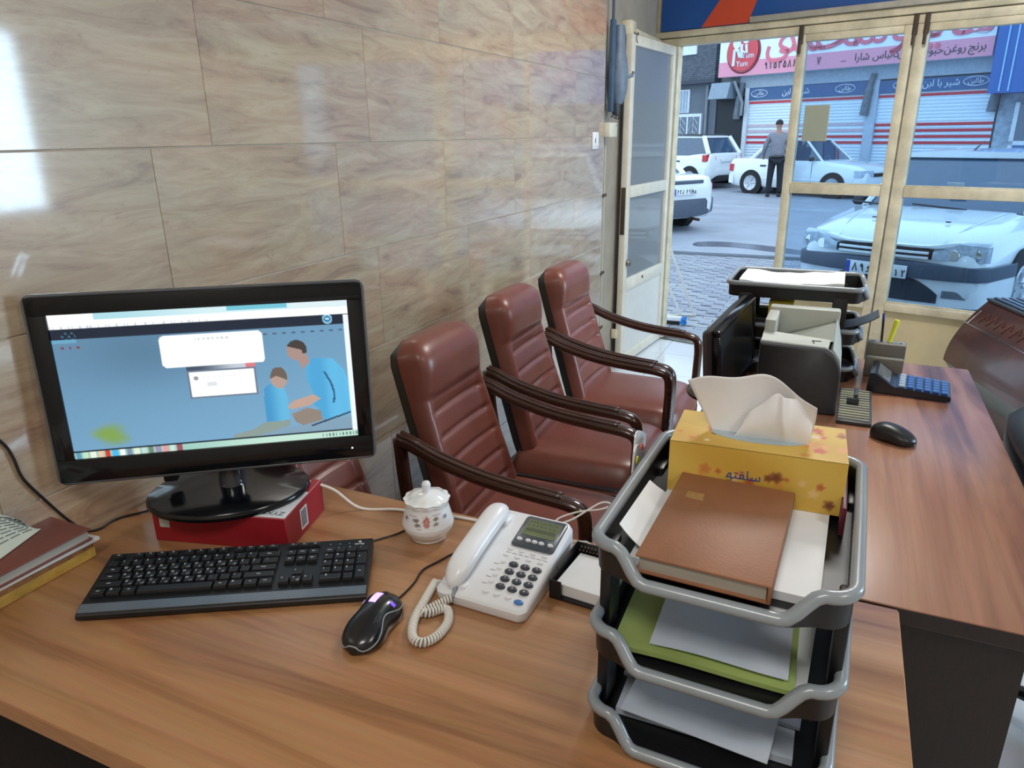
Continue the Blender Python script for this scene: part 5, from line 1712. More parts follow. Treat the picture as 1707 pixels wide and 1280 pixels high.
def car(label, loc, heading, L=4.1, Wd=1.62, H=1.44, kind='sedan', wheel_r=.29, wb=2.4, ov_f=.78):
    hx, hy = heading
    t = thing('car', label, 'car', loc, math.atan2(-hx, hy))
    yf, yr = L / 2, -L / 2
    ya_f = yf - ov_f
    ya_r = ya_f - wb
    hw = Wd / 2
    if kind == 'sedan':
        belt, hood_f, hood_b, trunk = .90 * H / 1.44, .70, .90, .93
        ws_b, ws_t, rw_t, rw_b = yf - 1.18, yf - 1.78, yr + 1.25, yr + .72
    else:
        belt, hood_f, hood_b, trunk = .95, .74, .95, 1.0
        ws_b, ws_t, rw_t, rw_b = yf - 1.05, yf - 1.70, yr + .42, yr + .10
    st = []
    def sec(y, w, zb, zt, crown=.02):
        h = zt - zb
        half = [(0, zb), (w * .90, zb), (w * .97, zb + h * .10), (w, zb + h * .35), (w * .995, zb + h * .58), (w * .965, zb + h * .86), (w * .90, zt - .006), (w * .72, zt + crown * .7), (0, zt + crown)]
        return [(x, y, z) for x, z in half] + [(-x, y, z) for x, z in half[-2:0:-1]]
    zb = .19
    if kind == 'sedan':
        tab = [(yr, .80, .36, .74), (yr + .03, .90, .27, .86), (yr + .10, .955, .22, trunk - .02), (yr + .35, .985, zb, trunk), (rw_b + .02, 1, zb, trunk + .005), (rw_b + .5, 1, zb, belt + .02), (0, 1, zb, belt), (ws_b - .1, 1, zb, belt), (ws_b + .12, .995, zb, hood_b - .01), (yf - .45, .975, zb, hood_b - .09), (yf - .20, .945, .2, hood_f + .06), (yf - .08, .90, .22, hood_f), (yf - .02, .85, .26, hood_f - .06), (yf, .78, .33, hood_f - .12)]
    else:
        tab = [(yr, .80, .40, .96), (yr + .03, .90, .28, 1.02), (yr + .10, .955, .24, trunk + .02), (yr + .35, .985, zb, trunk + .02), (yr + .8, 1, zb, belt + .02), (0, 1, zb, belt), (ws_b - .1, 1, zb, belt), (ws_b + .12, .995, zb, hood_b - .01), (yf - .35, .97, zb, hood_b - .08), (yf - .12, .93, .22, hood_f + .05), (yf - .03, .87, .26, hood_f - .04), (yf, .80, .33, hood_f - .12)]
    obj('body', MB().loft([sec(y, w * hw, b, z) for y, w, b, z in tab]), carw, t, 50)
    # cabin: glass block, roof, pillars
    bw, rw = hw * .90, hw * .70
    zr = H - .03
    g = MB()
    P_ = lambda s, y, z, w: (s * w, y, z)
    base = belt - .03
    zbk = trunk if kind == 'sedan' else trunk + .02
    low = [P_(-1, rw_b, zbk - .01, bw * .93), P_(1, rw_b, zbk - .01, bw * .93), P_(1, 0, base, bw), P_(1, ws_b, hood_b - .03, bw * .95), P_(-1, ws_b, hood_b - .03, bw * .95), P_(-1, 0, base, bw)]
    top = [P_(-1, rw_t, zr, rw * .96), P_(1, rw_t, zr, rw * .96), P_(1, 0, zr + .01, rw), P_(1, ws_t, zr, rw * .96), P_(-1, ws_t, zr, rw * .96), P_(-1, 0, zr + .01, rw)]
    g.loft([low, top])
    obj('windows', g, carg, t, None)
    rings = []
    for k in range(9):
        u = k / 8
        y = rw_t - .05 + (ws_t + .06 - rw_t + .05) * u
        e = .94 + .06 * math.sin(math.pi * u)
        rings.append([(x * rw * 1.03 * e, y, z) for x, z in ((-1, zr - .025), (-1.0, zr + .005), (-.8, zr + .03 + .012 * math.sin(math.pi * u)), (0, zr + .038 + .018 * math.sin(math.pi * u)), (.8, zr + .03 + .012 * math.sin(math.pi * u)), (1.0, zr + .005), (1, zr - .025))])
    obj('roof', MB().loft(rings), carw, t, 60)
    for s in (-1, 1):
        obj('pillar', MB().tube([(s * bw * .955, ws_b + .02, hood_b - .03), (s * rw * .97, ws_t, zr)], .030, n=6), carw, t)
        obj('pillar', MB().tube([(s * bw * .94, rw_b - .02, zbk - .02), (s * rw * .97, rw_t - .02, zr)], .055 if kind == 'sedan' else .075, n=6), carw, t)
        obj('pillar', MB().tube([(s * bw * 1.0, -.05, base), (s * rw * 1.005, -.12, zr)], .024, n=6), M_['black'] if kind != 'sedan' else carw, t)
        obj('sill_trim', MB().rbox(s * hw * .985 - .012, s * hw * .985 + .012, ya_r + .38, ya_f - .38, .40, .46, .006), cbl if kind != 'sedan' else carw, t)
        obj('mirror', MB().rbox(s * (bw + .11) - .07, s * (bw + .11) + .07, ws_b - .28, ws_b - .18, belt - .01, belt + .09, .03), M_['black'], t)
        for yd in (.02, -.85):
            obj('door_handle', MB().rbox(s * hw * .99 - .012, s * hw * .99 + .012, yd - .09, yd + .09, belt - .17, belt - .13, .008), M_['black'], t)
        for yd in (ws_b - .22, -.06):
            obj('door_seam', MB().box(s * hw * .995 - .004, s * hw * .995 + .004, yd - .004, yd + .004, .30, belt - .03), M_['darkgrey'], t, None)
        for ya in (ya_r, ya_f):
            obj('wheel_arch', MB().cyl((s * (hw - .16), ya, wheel_r), (s * (hw + .004), ya, wheel_r), wheel_r + .055, n=28), M_['rubber'], t)
            ty_ = obj('tyre', MB().lathe([(.0, -.085), (wheel_r * .7, -.09), (wheel_r * .95, -.085), (wheel_r, -.06), (wheel_r, .06), (wheel_r * .95, .085), (wheel_r * .68, .09), (0, .08)], 28, M=T(s * (hw - .075), ya, wheel_r, ry=math.pi / 2)), M_['rubber'], t)
            rim_ = MB().lathe([(0, -.02), (wheel_r * .25, -.016), (wheel_r * .3, .002), (wheel_r * .6, .004), (wheel_r * .68, .016), (wheel_r * .70, 0)], 24, M=T(s * (hw + .012), ya, wheel_r, ry=s * math.pi / 2))
            for q in range(6):
                a = 2 * math.pi * q / 6
                rim_.tube([(s * (hw + .014), ya + .05 * math.cos(a), wheel_r + .05 * math.sin(a)), (s * (hw + .020), ya + wheel_r * .62 * math.cos(a), wheel_r + wheel_r * .62 * math.sin(a))], .018, n=5)
            obj('rim', rim_, pm('silver_wheel', (186, 192, 198), .3, metal=.5) if 'silver_wheel' not in bpy.data.materials else bpy.data.materials['silver_wheel'], ty_)
    t['dims'] = 0
    del t['dims']
    return t, dict(yf=yf, yr=yr, hw=hw, belt=belt, trunk=trunk, hood_f=hood_f, ws_b=ws_b, ws_t=ws_t, H=H, rw_b=rw_b, rw_t=rw_t)

def strip(t, name, m, x0, x1, zb, zt, yfn, dep=.02, n=30, smooth=50, back=False):
    """curved strip across the front (or rear) of a car: zb, zt, yfn are functions of x"""
    rings = []
    s = -1 if back else 1
    for i in range(n + 1):
        x = x0 + (x1 - x0) * i / n
        y = yfn(x)
        zm = (zb(x) + zt(x)) / 2
        rings.append([(x, y - s * dep * 3, zb(x)), (x, y - s * dep * .15, zb(x) + .004), (x, y, zb(x) * .8 + zt(x) * .2), (x, y, zb(x) * .2 + zt(x) * .8), (x, y - s * dep * .15, zt(x) - .004), (x, y - s * dep * 3, zt(x))])
    return obj(name, MB().loft(rings), m, t, smooth)

def plate(t, y, z, text, back=False, tilt=0.0):
    p = obj('number_plate', MB().rbox(-.26, .26, -.006, .006, -.055, .055, .003), platem, t, loc=(0, y, z), rot=(tilt, 0, 0 if back else math.pi))
    # local -y of the plate faces outwards
    obj('blue_strip', MB().box(-.258, -.222, -.0072, -.0062, -.052, .052), blue_p, p, None)
    obj('divider', MB().box(.142, .147, -.0072, -.0062, -.052, .052), M_['ink'], p, None)
    q = MB()
    x = strokes(q, text[0], .052, .075, .008, T(-.205, -.0066, -.037, rx=math.pi / 2), .0062)
    strokes(q, text[1], .046, .062, .008, T(.156, -.0066, -.042, rx=math.pi / 2), .0055)
    obj('numerals', q, M_['ink'], p, None)
    return p

# parked car right outside the window, front towards the shop
nfx, nfy = -.414, -.910
LN = 4.4
FC = Vector((1.595, 7.18, GZ))          # middle of its front bumper
cc = FC - Vector((nfx, nfy, 0)) * (LN / 2)
nc, D_ = car('white car parked nose-in just outside the shop window', (cc.x, cc.y, GZ), (nfx, nfy), L=LN, Wd=1.70, H=1.41, wb=2.67, ov_f=.86)
yf = D_['yf']
bow = lambda x: yf + .03 - .16 * (min(abs(x), .80) / .85) ** 2.6 - .50 * max(0, (abs(x) - .79) / .085) ** 1.6
W1 = .872
cst = lambda v: (lambda x: v)
strip(nc, 'bumper_lower', carw, -W1, W1, cst(.20), cst(.44), lambda x: bow(x) + .035, .03)
strip(nc, 'bumper_guard', cbl, -W1 - .003, W1 + .003, cst(.425), lambda x: .565 - .02 * (abs(x) / .85) ** 2, lambda x: bow(x) + .075, .03)
strip(nc, 'air_intake', pm('dark_intake', (34, 42, 54), .6), -.50, .50, cst(.225), lambda x: .425 - .12 * max(0, (abs(x) - .28) / .22) ** 1.5, lambda x: bow(x) + .045, .01)
strip(nc, 'grille_back', M_['rubber'], -.40, .40, lambda x: .585 - .0 * x, lambda x: .665 + .02 * (1 - (x / .4) ** 2), lambda x: bow(x) + .012, .02)
for zz in (.600, .640):
    strip(nc, 'grille_bar', carw, -.38, .38, cst(zz - .013), cst(zz + .013), lambda x: bow(x) + .03, .01)
obj('badge', MB().loft([[(x * s, y, .63 + z * s) for x, z in ((-.05, -.055), (.05, -.055), (.055, 0), (.045, .055), (-.045, .055), (-.055, 0))] for y, s in ((yf + .03, 1), (yf + .065, .95), (yf + .07, .7))]), M_['chrome'], nc)
for s in (-1, 1):
    f_z = lambda x: .690 + .010 * abs(x)
    f_b = lambda x: .575 + .02 * (abs(x) - .45)
    a, b = (s * .41, s * .80) if s > 0 else (s * .80, s * .41)
    strip(nc, 'headlamp', lampm, a, b, lambda x: .590 - .02 * (abs(x) - .41), lambda x: .660 + .075 * sst(.40, .62, abs(x)) - .012 * sst(.62, .8, abs(x)), lambda x: bow(x) + .022, .012)
    obj('headlamp_reflector', MB().lathe([(0, 0), (.045, .004), (.055, .014), (.05, .018)], 18, M=T(s * .70, bow(.70) + .0, .645, rx=-math.pi / 2)), M_['chrome'], nc)
    obj('headlamp_reflector', MB().lathe([(0, 0), (.04, .004), (.048, .014), (.044, .018)], 18, M=T(s * .56, bow(.56) + .008, .635, rx=-math.pi / 2)), M_['chrome'], nc)
    strip(nc, 'fog_lamp', pm('grey_fog_lamp', (96, 104, 114), .25, coat=.4) if s < 0 else bpy.data.materials['grey_fog_lamp'], *((.53, .70) if s > 0 else (-.70, -.53)), cst(.275), cst(.345), lambda x: bow(x) + .043, .01)
plate(nc, yf + .115, .475, ('89w 1', '12'))
# bonnet edge, wipers, aerial, things behind the windscreen
strip(nc, 'bonnet_lip', carw, -.78, .78, lambda x: .672 + .0 * x + .030 * sst(.40, .62, abs(x)), lambda x: .700 + .045 * sst(.30, .62, abs(x)), lambda x: bow(x) - .012, .02)
for s in (-.25, .35):
    obj('wiper', MB().tube([(s, D_['ws_b'] + .06, .905), (s + .50, D_['ws_b'] + .02, .93)], .010, n=5), M_['black'], nc)
obj('scuttle', MB().rbox(-.72, .72, D_['ws_b'] - .02, D_['ws_b'] + .10, .86, .895, .01), M_['black'], nc)
obj('aerial', MB().tube([(.03, D_['ws_t'] - .12, D_['H']), (.0, D_['ws_t'] - .30, D_['H'] + .10)], [.012, .004], n=6), M_['black'], nc)
for s in (-1, 1):
    obj('bonnet_crease', MB().tube(smooth_path([(s * .44, yf - .06, .716), (s * .52, yf - .45, .835), (s * .60, yf - 1.0, .905)], 6), .006, n=5), carw, nc)
    obj('washer_jet', MB().rbox(s * .32 - .02, s * .32 + .02, yf - .50, yf - .475, .848, .858, .003), M_['black'], nc)
# light car interior seen through the windscreen is dark glass; a paper sticker on it
obj('sticker', MB().box(-.03, .12, -.002, .002, -.04, .05, M=T(-.10, D_['ws_b'] - .16, 1.10, rx=math.radians(-40))), M_['ltgrey'], nc, None)

# saloon across the street with its side to the shop
def onfac(s, off=0.0):
    """point on the opposite facade line (s along it, off towards the street)"""
    return Vector((.533, 24.78, 0)) + Vector((.8754, -.4834, 0)) * s + Vector((-.4834, -.8754, 0)) * off
hs_ = Vector((.8754, -.4834, 0))
aw_ = Vector((.4834, .8754, 0))
rwh = Vector((-1.227, 21.66, 0))
c2 = rwh + hs_ * (2.40 - 2.40 / 2 + .02) + aw_ * .74
sc_, D2 = car('white saloon parked across the street, man standing beside it', (c2.x, c2.y, GZ), (hs_.x, hs_.y), L=4.0, Wd=1.60, H=1.44, wb=2.40, ov_f=.80)
bow2 = lambda x: D2['yf'] + .03 - .12 * (abs(x) / .8) ** 2.6
bowr = lambda x: D2['yr'] - .03 + .10 * (abs(x) / .8) ** 2.6
strip(sc_, 'front_bumper', carw, -.79, .79, cst(.24), cst(.48), bow2, .05)
strip(sc_, 'rear_bumper', carw, -.79, .79, cst(.26), cst(.50), bowr, .05, back=True)
strip(sc_, 'grille', M_['rubber'], -.32, .32, cst(.53), cst(.62), lambda x: bow2(x) - .005, .02)
for s in (-1, 1):
    strip(sc_, 'headlamp', lampm, *((.36, .78) if s > 0 else (-.78, -.36)), cst(.53), cst(.69), lambda x: bow2(x) + .005, .06)
    strip(sc_, 'tail_lamp', redl, *((.50, .79) if s > 0 else (-.79, -.50)), cst(.58), cst(.78), lambda x: bowr(x) + .0, .04, back=True)
# hatchback behind it, rear towards the right
c3 = rwh - hs_ * 1.62 + aw_ * .95 - hs_ * 2.0
hb, D3 = car('white hatchback parked across the street in front of the dark doorway', (c3.x, c3.y, GZ), (-hs_.x, -hs_.y), L=4.0, Wd=1.72, H=1.52, kind='hatch', wb=2.55, ov_f=.80, wheel_r=.31)
bow3 = lambda x: D3['yr'] - .02 + .10 * (abs(x) / .85) ** 2.6
strip(hb, 'rear_bumper', carw, -.85, .85, cst(.40), cst(.62), bow3, .05, back=True)
strip(hb, 'bumper_skirt', M_['black'], -.84, .84, cst(.24), cst(.42), lambda x: bow3(x) + .01, .05, back=True)
for s in (-1, 1):
    strip(hb, 'tail_lamp', redl, *((.48, .84) if s > 0 else (-.84, -.48)), cst(.80), cst(.99), lambda x: bow3(x) - .005, .05, back=True)
obj('number_plate', MB().rbox(-.26, .26, -.01, .01, -.055, .055, .004), platem, hb, loc=(0, D3['yr'] - .03, .84))
obj('roof_rail', MB().tube([(.55, D3['rw_t'] + .1, D3['H'] + .02), (.55, 0, D3['H'] + .04), (.55, D3['ws_t'] - .1, D3['H'] + .02)], .02, n=6), M_['black'], hb)
obj('roof_rail', MB().tube([(-.55, D3['rw_t'] + .1, D3['H'] + .02), (-.55, 0, D3['H'] + .04), (-.55, D3['ws_t'] - .1, D3['H'] + .02)], .02, n=6), M_['black'], hb)
# saloon cut off by the door post
h4 = Vector((-.84, .54, 0)).normalized()
r4 = Vector((h4.y, -h4.x, 0))
wh = Vector((-1.556, 13.70, 0))
ax4 = wh - r4 * .70
c4 = ax4 - h4 * (-(2.35 / 2 - .10))
c4 = ax4 + h4 * (3.95 / 2 - .78)
ps, D4 = car('white saloon seen from behind beyond the open door post', (c4.x, c4.y, GZ), (h4.x, h4.y), L=3.95, Wd=1.60, H=1.42, wb=2.35, ov_f=.80)
bow4 = lambda x: D4['yr'] - .05 + .12 * (abs(x) / .8) ** 2.8
strip(ps, 'rear_bumper', cbl, -.80, .80, lambda x: .25 + .05 * (abs(x) / .8) ** 3, cst(.55), bow4, .07, back=True)
strip(ps, 'boot_garnish', cbl, -.45, .45, cst(.80), cst(.86), lambda x: D4['yr'] - .02 + .03 * abs(x), .02, back=True)
strip(ps, 'boot_panel', carw, -.56, .56, cst(.555), cst(.80), lambda x: D4['yr'] - .004 + .04 * abs(x) ** 2, .02, back=True)
for s in (-1, 1):
    strip(ps, 'tail_lamp', redl, *((.56, .79) if s > 0 else (-.79, -.56)), cst(.60), cst(.80), lambda x: bow4(x) + .03, .05, back=True)
plate(ps, D4['yr'] - .03, .68, ('62l 697', '95'), back=True)
obj('exhaust_pipe', MB().cyl((.30, D4['yr'] - .10, .20), (.30, D4['yr'] + .3, .22), .025, n=10), M_['rust'], ps)

# ------------------------------------------------------------------ buildings opposite
FA = math.atan2(-.4834, .8754)
def fac(name, label, cat):
    return thing(name, label, cat, (.533, 24.78, GZ), FA)
ZF = lambda z: z - GZ        # heights given above the shop floor
shop = fac('shop_building', 'closed shop with two white roller shutters across the street', 'building')
conc = pm('grey_concrete', (128, 134, 140), .8, var=.12, vscale=2)
obj('wall', MB().box(-4.2, 4.45, .12, 6, 0, 7.0), conc, shop, None)
slat = pm('white_shutter_slats', (206, 220, 232), .45, var=.04)
redst = pm('red_shutter_stripe', (190, 44, 58), .45)
pinkst = pm('faded_pink_stripe', (196, 172, 182), .5)
for (s0, s1, reds) in ((-2.93, 1.07, ((2.33, redst), (1.62, pinkst), (1.45, pinkst), (1.275, redst), (1.11, redst))), (1.36, 4.40, ((2.33, redst), (1.585, redst), (1.425, redst), (1.265, redst), (1.105, redst)))):
    sm = MB()
    vs = []
    nS = 30
    z1 = ZF(2.42)
    for k in range(nS * 4 + 1):
        z = z1 * k / (nS * 4)
        y = .06 + .018 * abs(math.sin(math.pi * k / 4)) * -1
        vs.append((y, z))
    sm.loft([[(s0, y, z) for y, z in vs], [(s1, y, z) for y, z in vs]], closed=False)
    so = obj('roller_shutter', sm, slat, shop, 40)
    for zz, m in reds:
        obj('stripe', MB().box(s0, s1, .030, .044, ZF(zz) - .035, ZF(zz) + .035), m, so, None)
band = pm('blue_shutter_box', (58, 92, 136), .5, var=.08)
obj('shutter_box', MB().box(-3.0, 1.12, -.02, .12, ZF(2.42), ZF(2.78)), band, shop, None)
obj('shutter_box', MB().box(1.30, 4.42, -.02, .12, ZF(2.42), ZF(2.74)), band, shop, None)
obj('lintel', MB().box(-3.3, 4.45, -.05, .12, ZF(2.78), ZF(3.14)), pm('pale_metal_lintel', (150, 164, 178), .5, var=.12), shop, None)
obj('pillar', MB().box(1.07, 1.36, -.04, .12, 0, ZF(2.80)), pm('pale_blue_pillar', (168, 184, 200), .6, var=.1), shop, None)
obj('pillar', MB().box(-3.08, -2.93, -.04, .12, 0, ZF(2.80)), pm('white_door_jamb', (196, 204, 210), .6, var=.1), shop, None)
for s_, lb in ((1.10, 'a'), (-3.25, 'b'), (4.40, 'c')):
    obj('rolled_awning', MB().tube(smooth_path([(s_ + .10, -.10, ZF(2.95)), (s_ + .02, -.12, ZF(2.5)), (s_ - .05, -.10, ZF(1.85))], 5), [.08] * 5 + [.11] * 3 + [.12] * 3, n=8), pm('grey_canvas_' + lb, (104, 112, 122), .8, var=.25), shop, 60)
wl_ = pm('white_lettering', (206, 216, 226), .5)
ov = MB()
for s_ in (-2.55, .35, 2.05, 3.85):
    zz = ZF(2.60)
    ring = [(s_ + .30 * math.cos(a), -.032, zz + .11 * math.sin(a)) for a in [2 * math.pi * k / 24 for k in range(24)]]
    o = obj('oval_logo', MB().tube(ring, .012, n=5, closed=True), wl_, shop, 180)
    q = MB()
    text_mb(q, '\uFEE6\uFE91\uFEDF\uFE8E\uFEC3', .17, T(s_, -.032, zz, rx=math.pi / 2), depth=.004)
    obj('oval_lettering', q, wl_, o, None)
for s_ in (-1.25, 3.0):
    q = MB()
    text_mb(q, '\uFEE6\uFE91\uFEDF \uFE8E\uFE91 \uFEAE\uFEF4\uFEB7', .24, T(s_, -.026, ZF(2.60), rx=math.pi / 2), depth=.004)
    obj('band_lettering', q, wl_, shop, None)

sgn = fac('shop_sign', 'wide white and pink shop sign with red emblem across the street', 'sign')
obj('board', MB().box(-3.93, 4.26, -.40, -.05, ZF(3.14), ZF(5.2)), pm('white_sign_face', (216, 224, 232), .45, var=.03), sgn, None)
obj('pink_band', MB().box(-3.931, 4.261, -.412, -.398, ZF(3.14), ZF(3.58)), pm('pink_sign_band', (214, 142, 162), .45, var=.05), sgn, None)
emb = pm('red_sign_emblem', (196, 66, 76), .4, var=.05)
zc = ZF(3.86)
em_o = obj('emblem', MB().cyl((-3.02, -.40, zc), (-3.02, -.45, zc), .58, n=40), emb, sgn)
obj('emblem_rim', MB().tube([(-3.0 + .60 * math.cos(a), -.42, zc - .03 + .60 * math.sin(a)) for a in [2 * math.pi * k / 40 for k in range(40)]], .03, n=6, closed=True), pm('dark_red_rim', (120, 40, 52), .5), em_o)
fg = MB()
fg.cyl((-3.24, -.455, zc + .24), (-3.24, -.465, zc + .24), .15, n=20).cyl((-2.90, -.455, zc + .34), (-2.90, -.465, zc + .34), .13, n=20)
for pts in (((-3.30, .06), (-3.32, -.42)), ((-3.18, .06), (-3.10, -.16), (-2.96, -.10)), ((-2.88, .18), (-2.84, -.05), (-3.02, -.02)), ((-3.05, .20), (-3.02, -.20)), ((-3.30, .05), (-3.12, .02))):
    fg.tube([(a, -.46, zc + b) for a, b in pts], .055, n=6)
obj('emblem_figures', fg, wl_, em_o)
for (tx_, dx, dz) in (('Yum', -2.80, -.14), ('Yum', -3.0, -.37)):
    q = MB()
    text_mb(q, tx_, .24, T(dx, -.456, zc + dz, rx=math.pi / 2), depth=.006)
    obj('emblem_lettering', q, wl_, em_o, None)
big = pm('rose_sign_letters', (206, 104, 122), .45)
for s_, tx_, sz in ((-1.75, '\uFEEF', 1.2), (-.45, '\uFEAA\uFEE4\uFEA3\uFE8D', 1.35), (1.05, '\uFE96\uFEB7\uFEEE\uFED4', 1.3), (3.0, '\uFEAE\uFEE0\uFEF3\uFE8E\uFEEB', 1.35)):
    q = MB()
    text_mb(q, tx_, sz, T(s_, -.402, ZF(4.08), rx=math.pi / 2), depth=.03)
    obj('large_letters', q, big, sgn, None)
q = MB()
strokes(q, '9153586', .13, .22, .035, T(-2.20, -.416, ZF(3.27), rx=math.pi / 2), .016)
strokes(q, '7', .13, .22, .035, T(-.42, -.416, ZF(3.27), rx=math.pi / 2), .016)
obj('telephone_number', q, M_['ink'], sgn, None)
for s_, tx_ in ((.42, '...'), (.95, '\uFE8D\uFEAD\uFE8E\uFEB7'), (1.62, '\uFEB1\uFE8E\uFE92\uFEDF\uFE8E\uFEDB'), (2.25, '\uFEB2\uFEF4\uFEB3'), (2.85, '\uFE8E\uFE91\uFEEE\uFE92\uFEA3'), (3.38, '\uFEE6\uFECF\uFEED\uFEAD'), (3.90, '\uFE9E\uFEE7\uFEAE\uFE91')):
    q = MB()
    text_mb(q, tx_, .26, T(s_, -.416, ZF(3.37), rx=math.pi / 2), depth=.008)
    obj('band_words', q, M_['ink'], sgn, None)

hs2 = fac('brick_house', 'dark brick house with white barred window across the street', 'building')
bm_, nt_, b_ = new_mat('dark_grey_brick')
tc_ = N(nt_, 'ShaderNodeTexCoord')
mp_ = N(nt_, 'ShaderNodeMapping')
mp_.inputs['Rotation'].default_value = (math.pi / 2, 0, 0)
bt = N(nt_, 'ShaderNodeTexBrick', Scale=4.0)
bt.inputs['Color1'].default_value = lin((92, 98, 108))
bt.inputs['Color2'].default_value = lin((74, 80, 90))
bt.inputs['Mortar'].default_value = lin((52, 56, 64))
nt_.links.new(tc_.outputs['Object'], mp_.inputs['Vector'])
nt_.links.new(mp_.outputs['Vector'], bt.inputs['Vector'])
nt_.links.new(bt.outputs['Color'], b_.inputs['Base Color'])
b_.inputs['Roughness'].default_value = .8
obj('upper_wall', MB().box(-14, -4.2, -.25, 6, ZF(3.08), 7.0), bm_, hs2, None)
obj('lower_wall', MB().box(-14, -4.2, -.05, 6, 0, ZF(3.08)), pm('grey_render', (96, 104, 114), .85, var=.12, vscale=1.5), hs2, None)
obj('ledge', MB().box(-14, -4.15, -.32, 0, ZF(3.02), ZF(3.12)), pm('dark_ledge', (64, 70, 80), .8), hs2, None)
wh_ = pm('white_window_frame', (206, 214, 222), .5)
w_ = obj('window', MB().box(-5.95, -4.72, -.16, -.04, ZF(1.16), ZF(2.06)), wh_, hs2, None)
for k in range(2):
    a0 = -5.86 + k * .57
    obj('pane', MB().box(a0, a0 + .50, -.166, -.158, ZF(1.26), ZF(1.96)), carg, w_, None)
    gr_ = MB()
    for q in range(3):
        gr_.tube([(a0 + .04, -.18, ZF(1.28 + .22 * q)), (a0 + .25, -.18, ZF(1.50 + .22 * q)), (a0 + .46, -.18, ZF(1.28 + .22 * q))], .012, n=4)
    gr_.tube([(a0 + .25, -.18, ZF(1.26)), (a0 + .25, -.18, ZF(1.96))], .012, n=4)
    obj('window_grille', gr_, wh_, w_)
obj('window_sill', MB().box(-6.0, -4.66, -.30, -.04, ZF(1.04), ZF(1.16)), wh_, w_, None)
w_ = obj('window', MB().box(-5.95, -5.35, -.09, -.04, ZF(2.10), ZF(2.86)), wh_, hs2, None)
for k in range(4):
    obj('curtain_fold', MB().tube([(-5.86 + k * .13, -.10, ZF(2.14)), (-5.86 + k * .13, -.10, ZF(2.82))], .045, n=8), pm('pale_curtain', (170, 184, 198), .7) if k == 0 else bpy.data.materials['pale_curtain'], w_)
obj('drain_pipe', MB().cyl((-4.55, -.12, 0), (-4.55, -.12, ZF(2.95)), .05, n=10), conc, hs2)
obj('upper_window', MB().box(-5.9, -5.0, -.30, -.2, ZF(3.95), ZF(4.6)), wh_, hs2, None)
dw = fac('doorway', 'dark narrow doorway with grey canopy box between house and shop', 'doorway')
obj('recess_door', MB().box(-4.2, -3.1, -.02, .10, 0, ZF(2.55)), pm('near_black_door', (26, 30, 38), .6), dw, None)
obj('canopy', MB().prism([(-.55, ZF(2.48)), (-.02, ZF(2.48)), (-.02, ZF(2.98)), (-.40, ZF(2.98))], -4.18, -3.42, 'yz'), pm('blue_grey_canopy', (126, 142, 156), .5, var=.1), dw, None)
obj('strut', MB().tube([(-3.35, -.3, ZF(3.0)), (-3.05, -.2, ZF(2.35)), (-3.10, -.15, ZF(1.95))], .05, n=6), pm('grey_strut', (130, 138, 146), .6), dw)
bsd = fac('blue_shop_building', 'neighbouring shop under a blue corrugated sign at the far right', 'building')
obj('wall', MB().box(4.45, 14, .05, 6, 0, 7.0), pm('pale_rubble_wall', (150, 164, 178), .8, var=.3, vscale=6), bsd, None)
obj('blue_sign', MB().box(4.38, 9.5, -.6, .05, ZF(2.26), ZF(6.0)), pm('blue_corrugated_sign', (36, 92, 160), .4, var=.12, stretch=(8, 1, .3)), bsd, None)
for k in range(6):
    obj('neon_strip', MB().box(4.62 + k * .42 + (k % 2) * -.22, 4.65 + k * .42 + (k % 2) * -.22, -.63, -.60, ZF(2.30), ZF(5.6)), pm('pale_blue_strip', (140, 190, 226), .4) if k == 0 else bpy.data.materials['pale_blue_strip'], bsd, None)
obj('dark_window', MB().box(4.95, 8.5, -.02, .05, ZF(1.15), ZF(2.0)), carg, bsd, None)
obj('window_frame', MB().box(4.85, 8.6, -.03, .04, ZF(1.05), ZF(1.15)).box(4.85, 4.95, -.03, .04, ZF(.2), ZF(2.05)), wh_, bsd, None)
obj('blue_panel', MB().box(4.95, 8.5, -.02, .05, ZF(.2), ZF(1.05)), pm('blue_panel', (70, 110, 160), .5), bsd, None)
kp_ = struct(obj('kerbside_pavement', MB().box(-14, 14, -2.2, -.02, 0, .12), pm('grey_kerb_stone', (140, 144, 152), .7, var=.12), None, None, loc=(.533, 24.78, GZ), rot=(0, 0, FA)))

# ------------------------------------------------------------------ man beside the saloon
def skin_mesh(name, verts, edges, radii, root, m, parent, sub=2):
    me = bpy.data.meshes.new(name)
    me.from_pydata(verts, edges, [])
    me.materials.append(m)
    o = bpy.data.objects.new(name, me)
    COL.objects.link(o)
    o.parent = parent
    md = o.modifiers.new('skin', 'SKIN')
    md.use_smooth_shade = True
    sv = me.skin_vertices[0].data
    for i, r in enumerate(radii):
        sv[i].radius = r if isinstance(r, tuple) else (r, r)
        sv[i].use_root = (i == root)
    ss = o.modifiers.new('sub', 'SUBSURF')
    ss.levels = sub
    ss.render_levels = sub
    return o
mp0 = Vector((-.52, 20.60, GZ))
man = thing('person', 'man in grey pullover and dark trousers, seen from behind, at the white saloon', 'person', mp0, math.radians(10))
man.scale = (1.07, 1.07, 1.07)
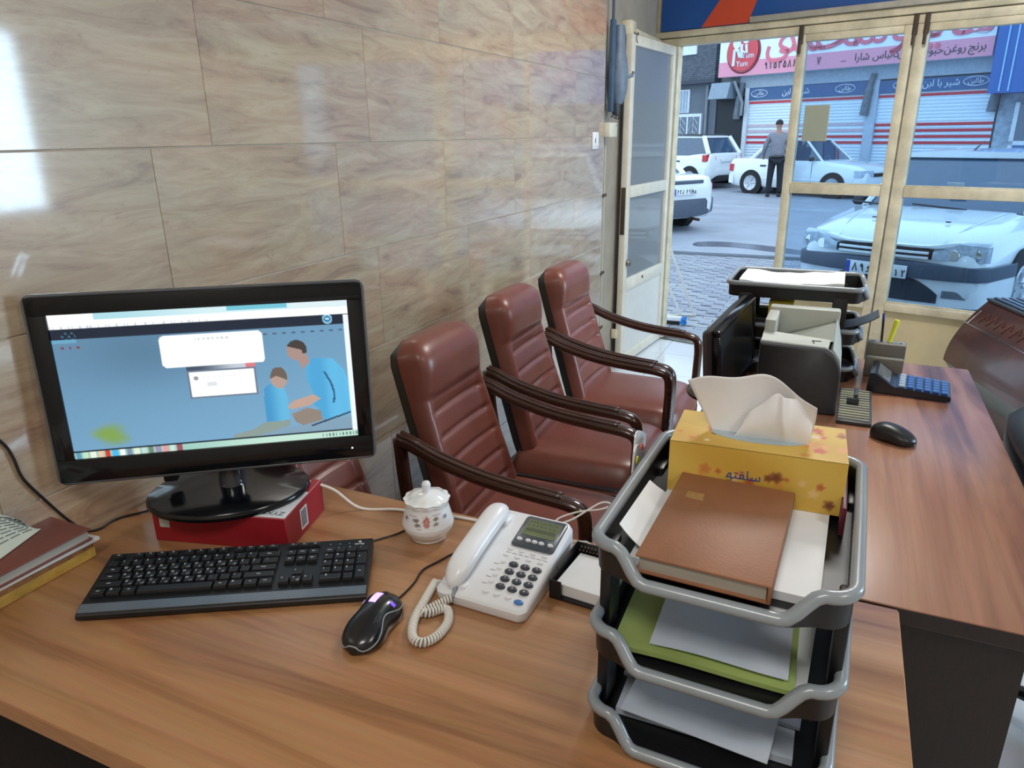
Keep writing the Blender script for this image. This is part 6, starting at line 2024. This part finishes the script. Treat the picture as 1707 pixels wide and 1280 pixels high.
# local +y is away from the shop (the way he faces); he leans slightly towards the car
skin = pm('skin', (150, 110, 92), .6)
bv = [(0, 0, .92), (0, .03, 1.15), (0, .08, 1.38), (0, .13, 1.50), (0, .17, 1.57), (0, .20, 1.66), (0, .21, 1.72),
      (-.17, .08, 1.42), (-.27, .10, 1.16), (-.29, .22, .95), (-.29, .26, .87), (.17, .08, 1.42), (.25, .14, 1.16), (.22, .34, 1.04), (.21, .42, 1.02),
      (-.09, 0, .86), (-.11, .01, .48), (-.12, 0, .09), (-.125, .12, .04), (.09, 0, .86), (.11, .02, .48), (.13, .02, .09), (.14, .14, .04)]
be = [(0, 1), (1, 2), (2, 3), (3, 4), (4, 5), (5, 6), (2, 7), (7, 8), (8, 9), (9, 10), (2, 11), (11, 12), (12, 13), (13, 14), (0, 15), (15, 16), (16, 17), (17, 18), (0, 19), (19, 20), (20, 21), (21, 22)]
brd = [(.14, .10), (.13, .09), (.13, .09), .06, .055, (.075, .09), (.07, .085), .06, .045, .032, .028, .06, .045, .032, .028, .085, .06, .04, .035, .085, .06, .04, .035]
skin_mesh('body', bv, be, brd, 0, skin, man)
tv = [(0, 0, .90), (0, .02, 1.05), (0, .04, 1.22), (0, .08, 1.40), (0, .12, 1.48), (-.19, .08, 1.41), (-.285, .10, 1.16), (-.30, .21, .97), (.19, .08, 1.41), (.265, .14, 1.16), (.235, .32, 1.06)]
te = [(0, 1), (1, 2), (2, 3), (3, 4), (3, 5), (5, 6), (6, 7), (3, 8), (8, 9), (9, 10)]
skin_mesh('pullover', tv, te, [(.165, .125), (.175, .125), (.19, .125), (.18, .11), .07, .075, .062, .045, .075, .062, .045], 0, pm('grey_wool', (118, 118, 126), .85, var=.1), man)
lv = [(0, 0, .93), (-.095, 0, .84), (-.115, .01, .48), (-.125, .0, .07), (.095, 0, .84), (.115, .02, .48), (.135, .02, .07)]
skin_mesh('trousers', lv, [(0, 1), (1, 2), (2, 3), (0, 4), (4, 5), (5, 6)], [(.16, .12), .105, .08, .07, .105, .08, .07], 0, pm('dark_navy_cloth', (22, 24, 34), .8), man)
for s in (-1, 1):
    obj('shoe', MB().rbox(s * .13 - .045, s * .13 + .045, -.07, .20, 0, .085, .03, 3), M_['black'], man)
hr = MB()
def hairf(u, v):
    a, b = u * 2 * math.pi, v * 1.75
    return (.088 * math.sin(b) * math.cos(a), .205 + .108 * math.sin(b) * math.sin(a) - .012, 1.695 + .098 * math.cos(b) - .012 * math.sin(a) * math.sin(b))
hr.grid(hairf, 24, 12)
obj('hair', hr, pm('dark_hair', (28, 26, 28), .7), man, 180)
obj('belt', MB().tube([(.155 * math.cos(a), .005 + .115 * math.sin(a), .935) for a in [2 * math.pi * k / 28 for k in range(28)]], .028, n=6, closed=True, flat=1.2), M_['black'], man)
bpy.context.view_layer.update()
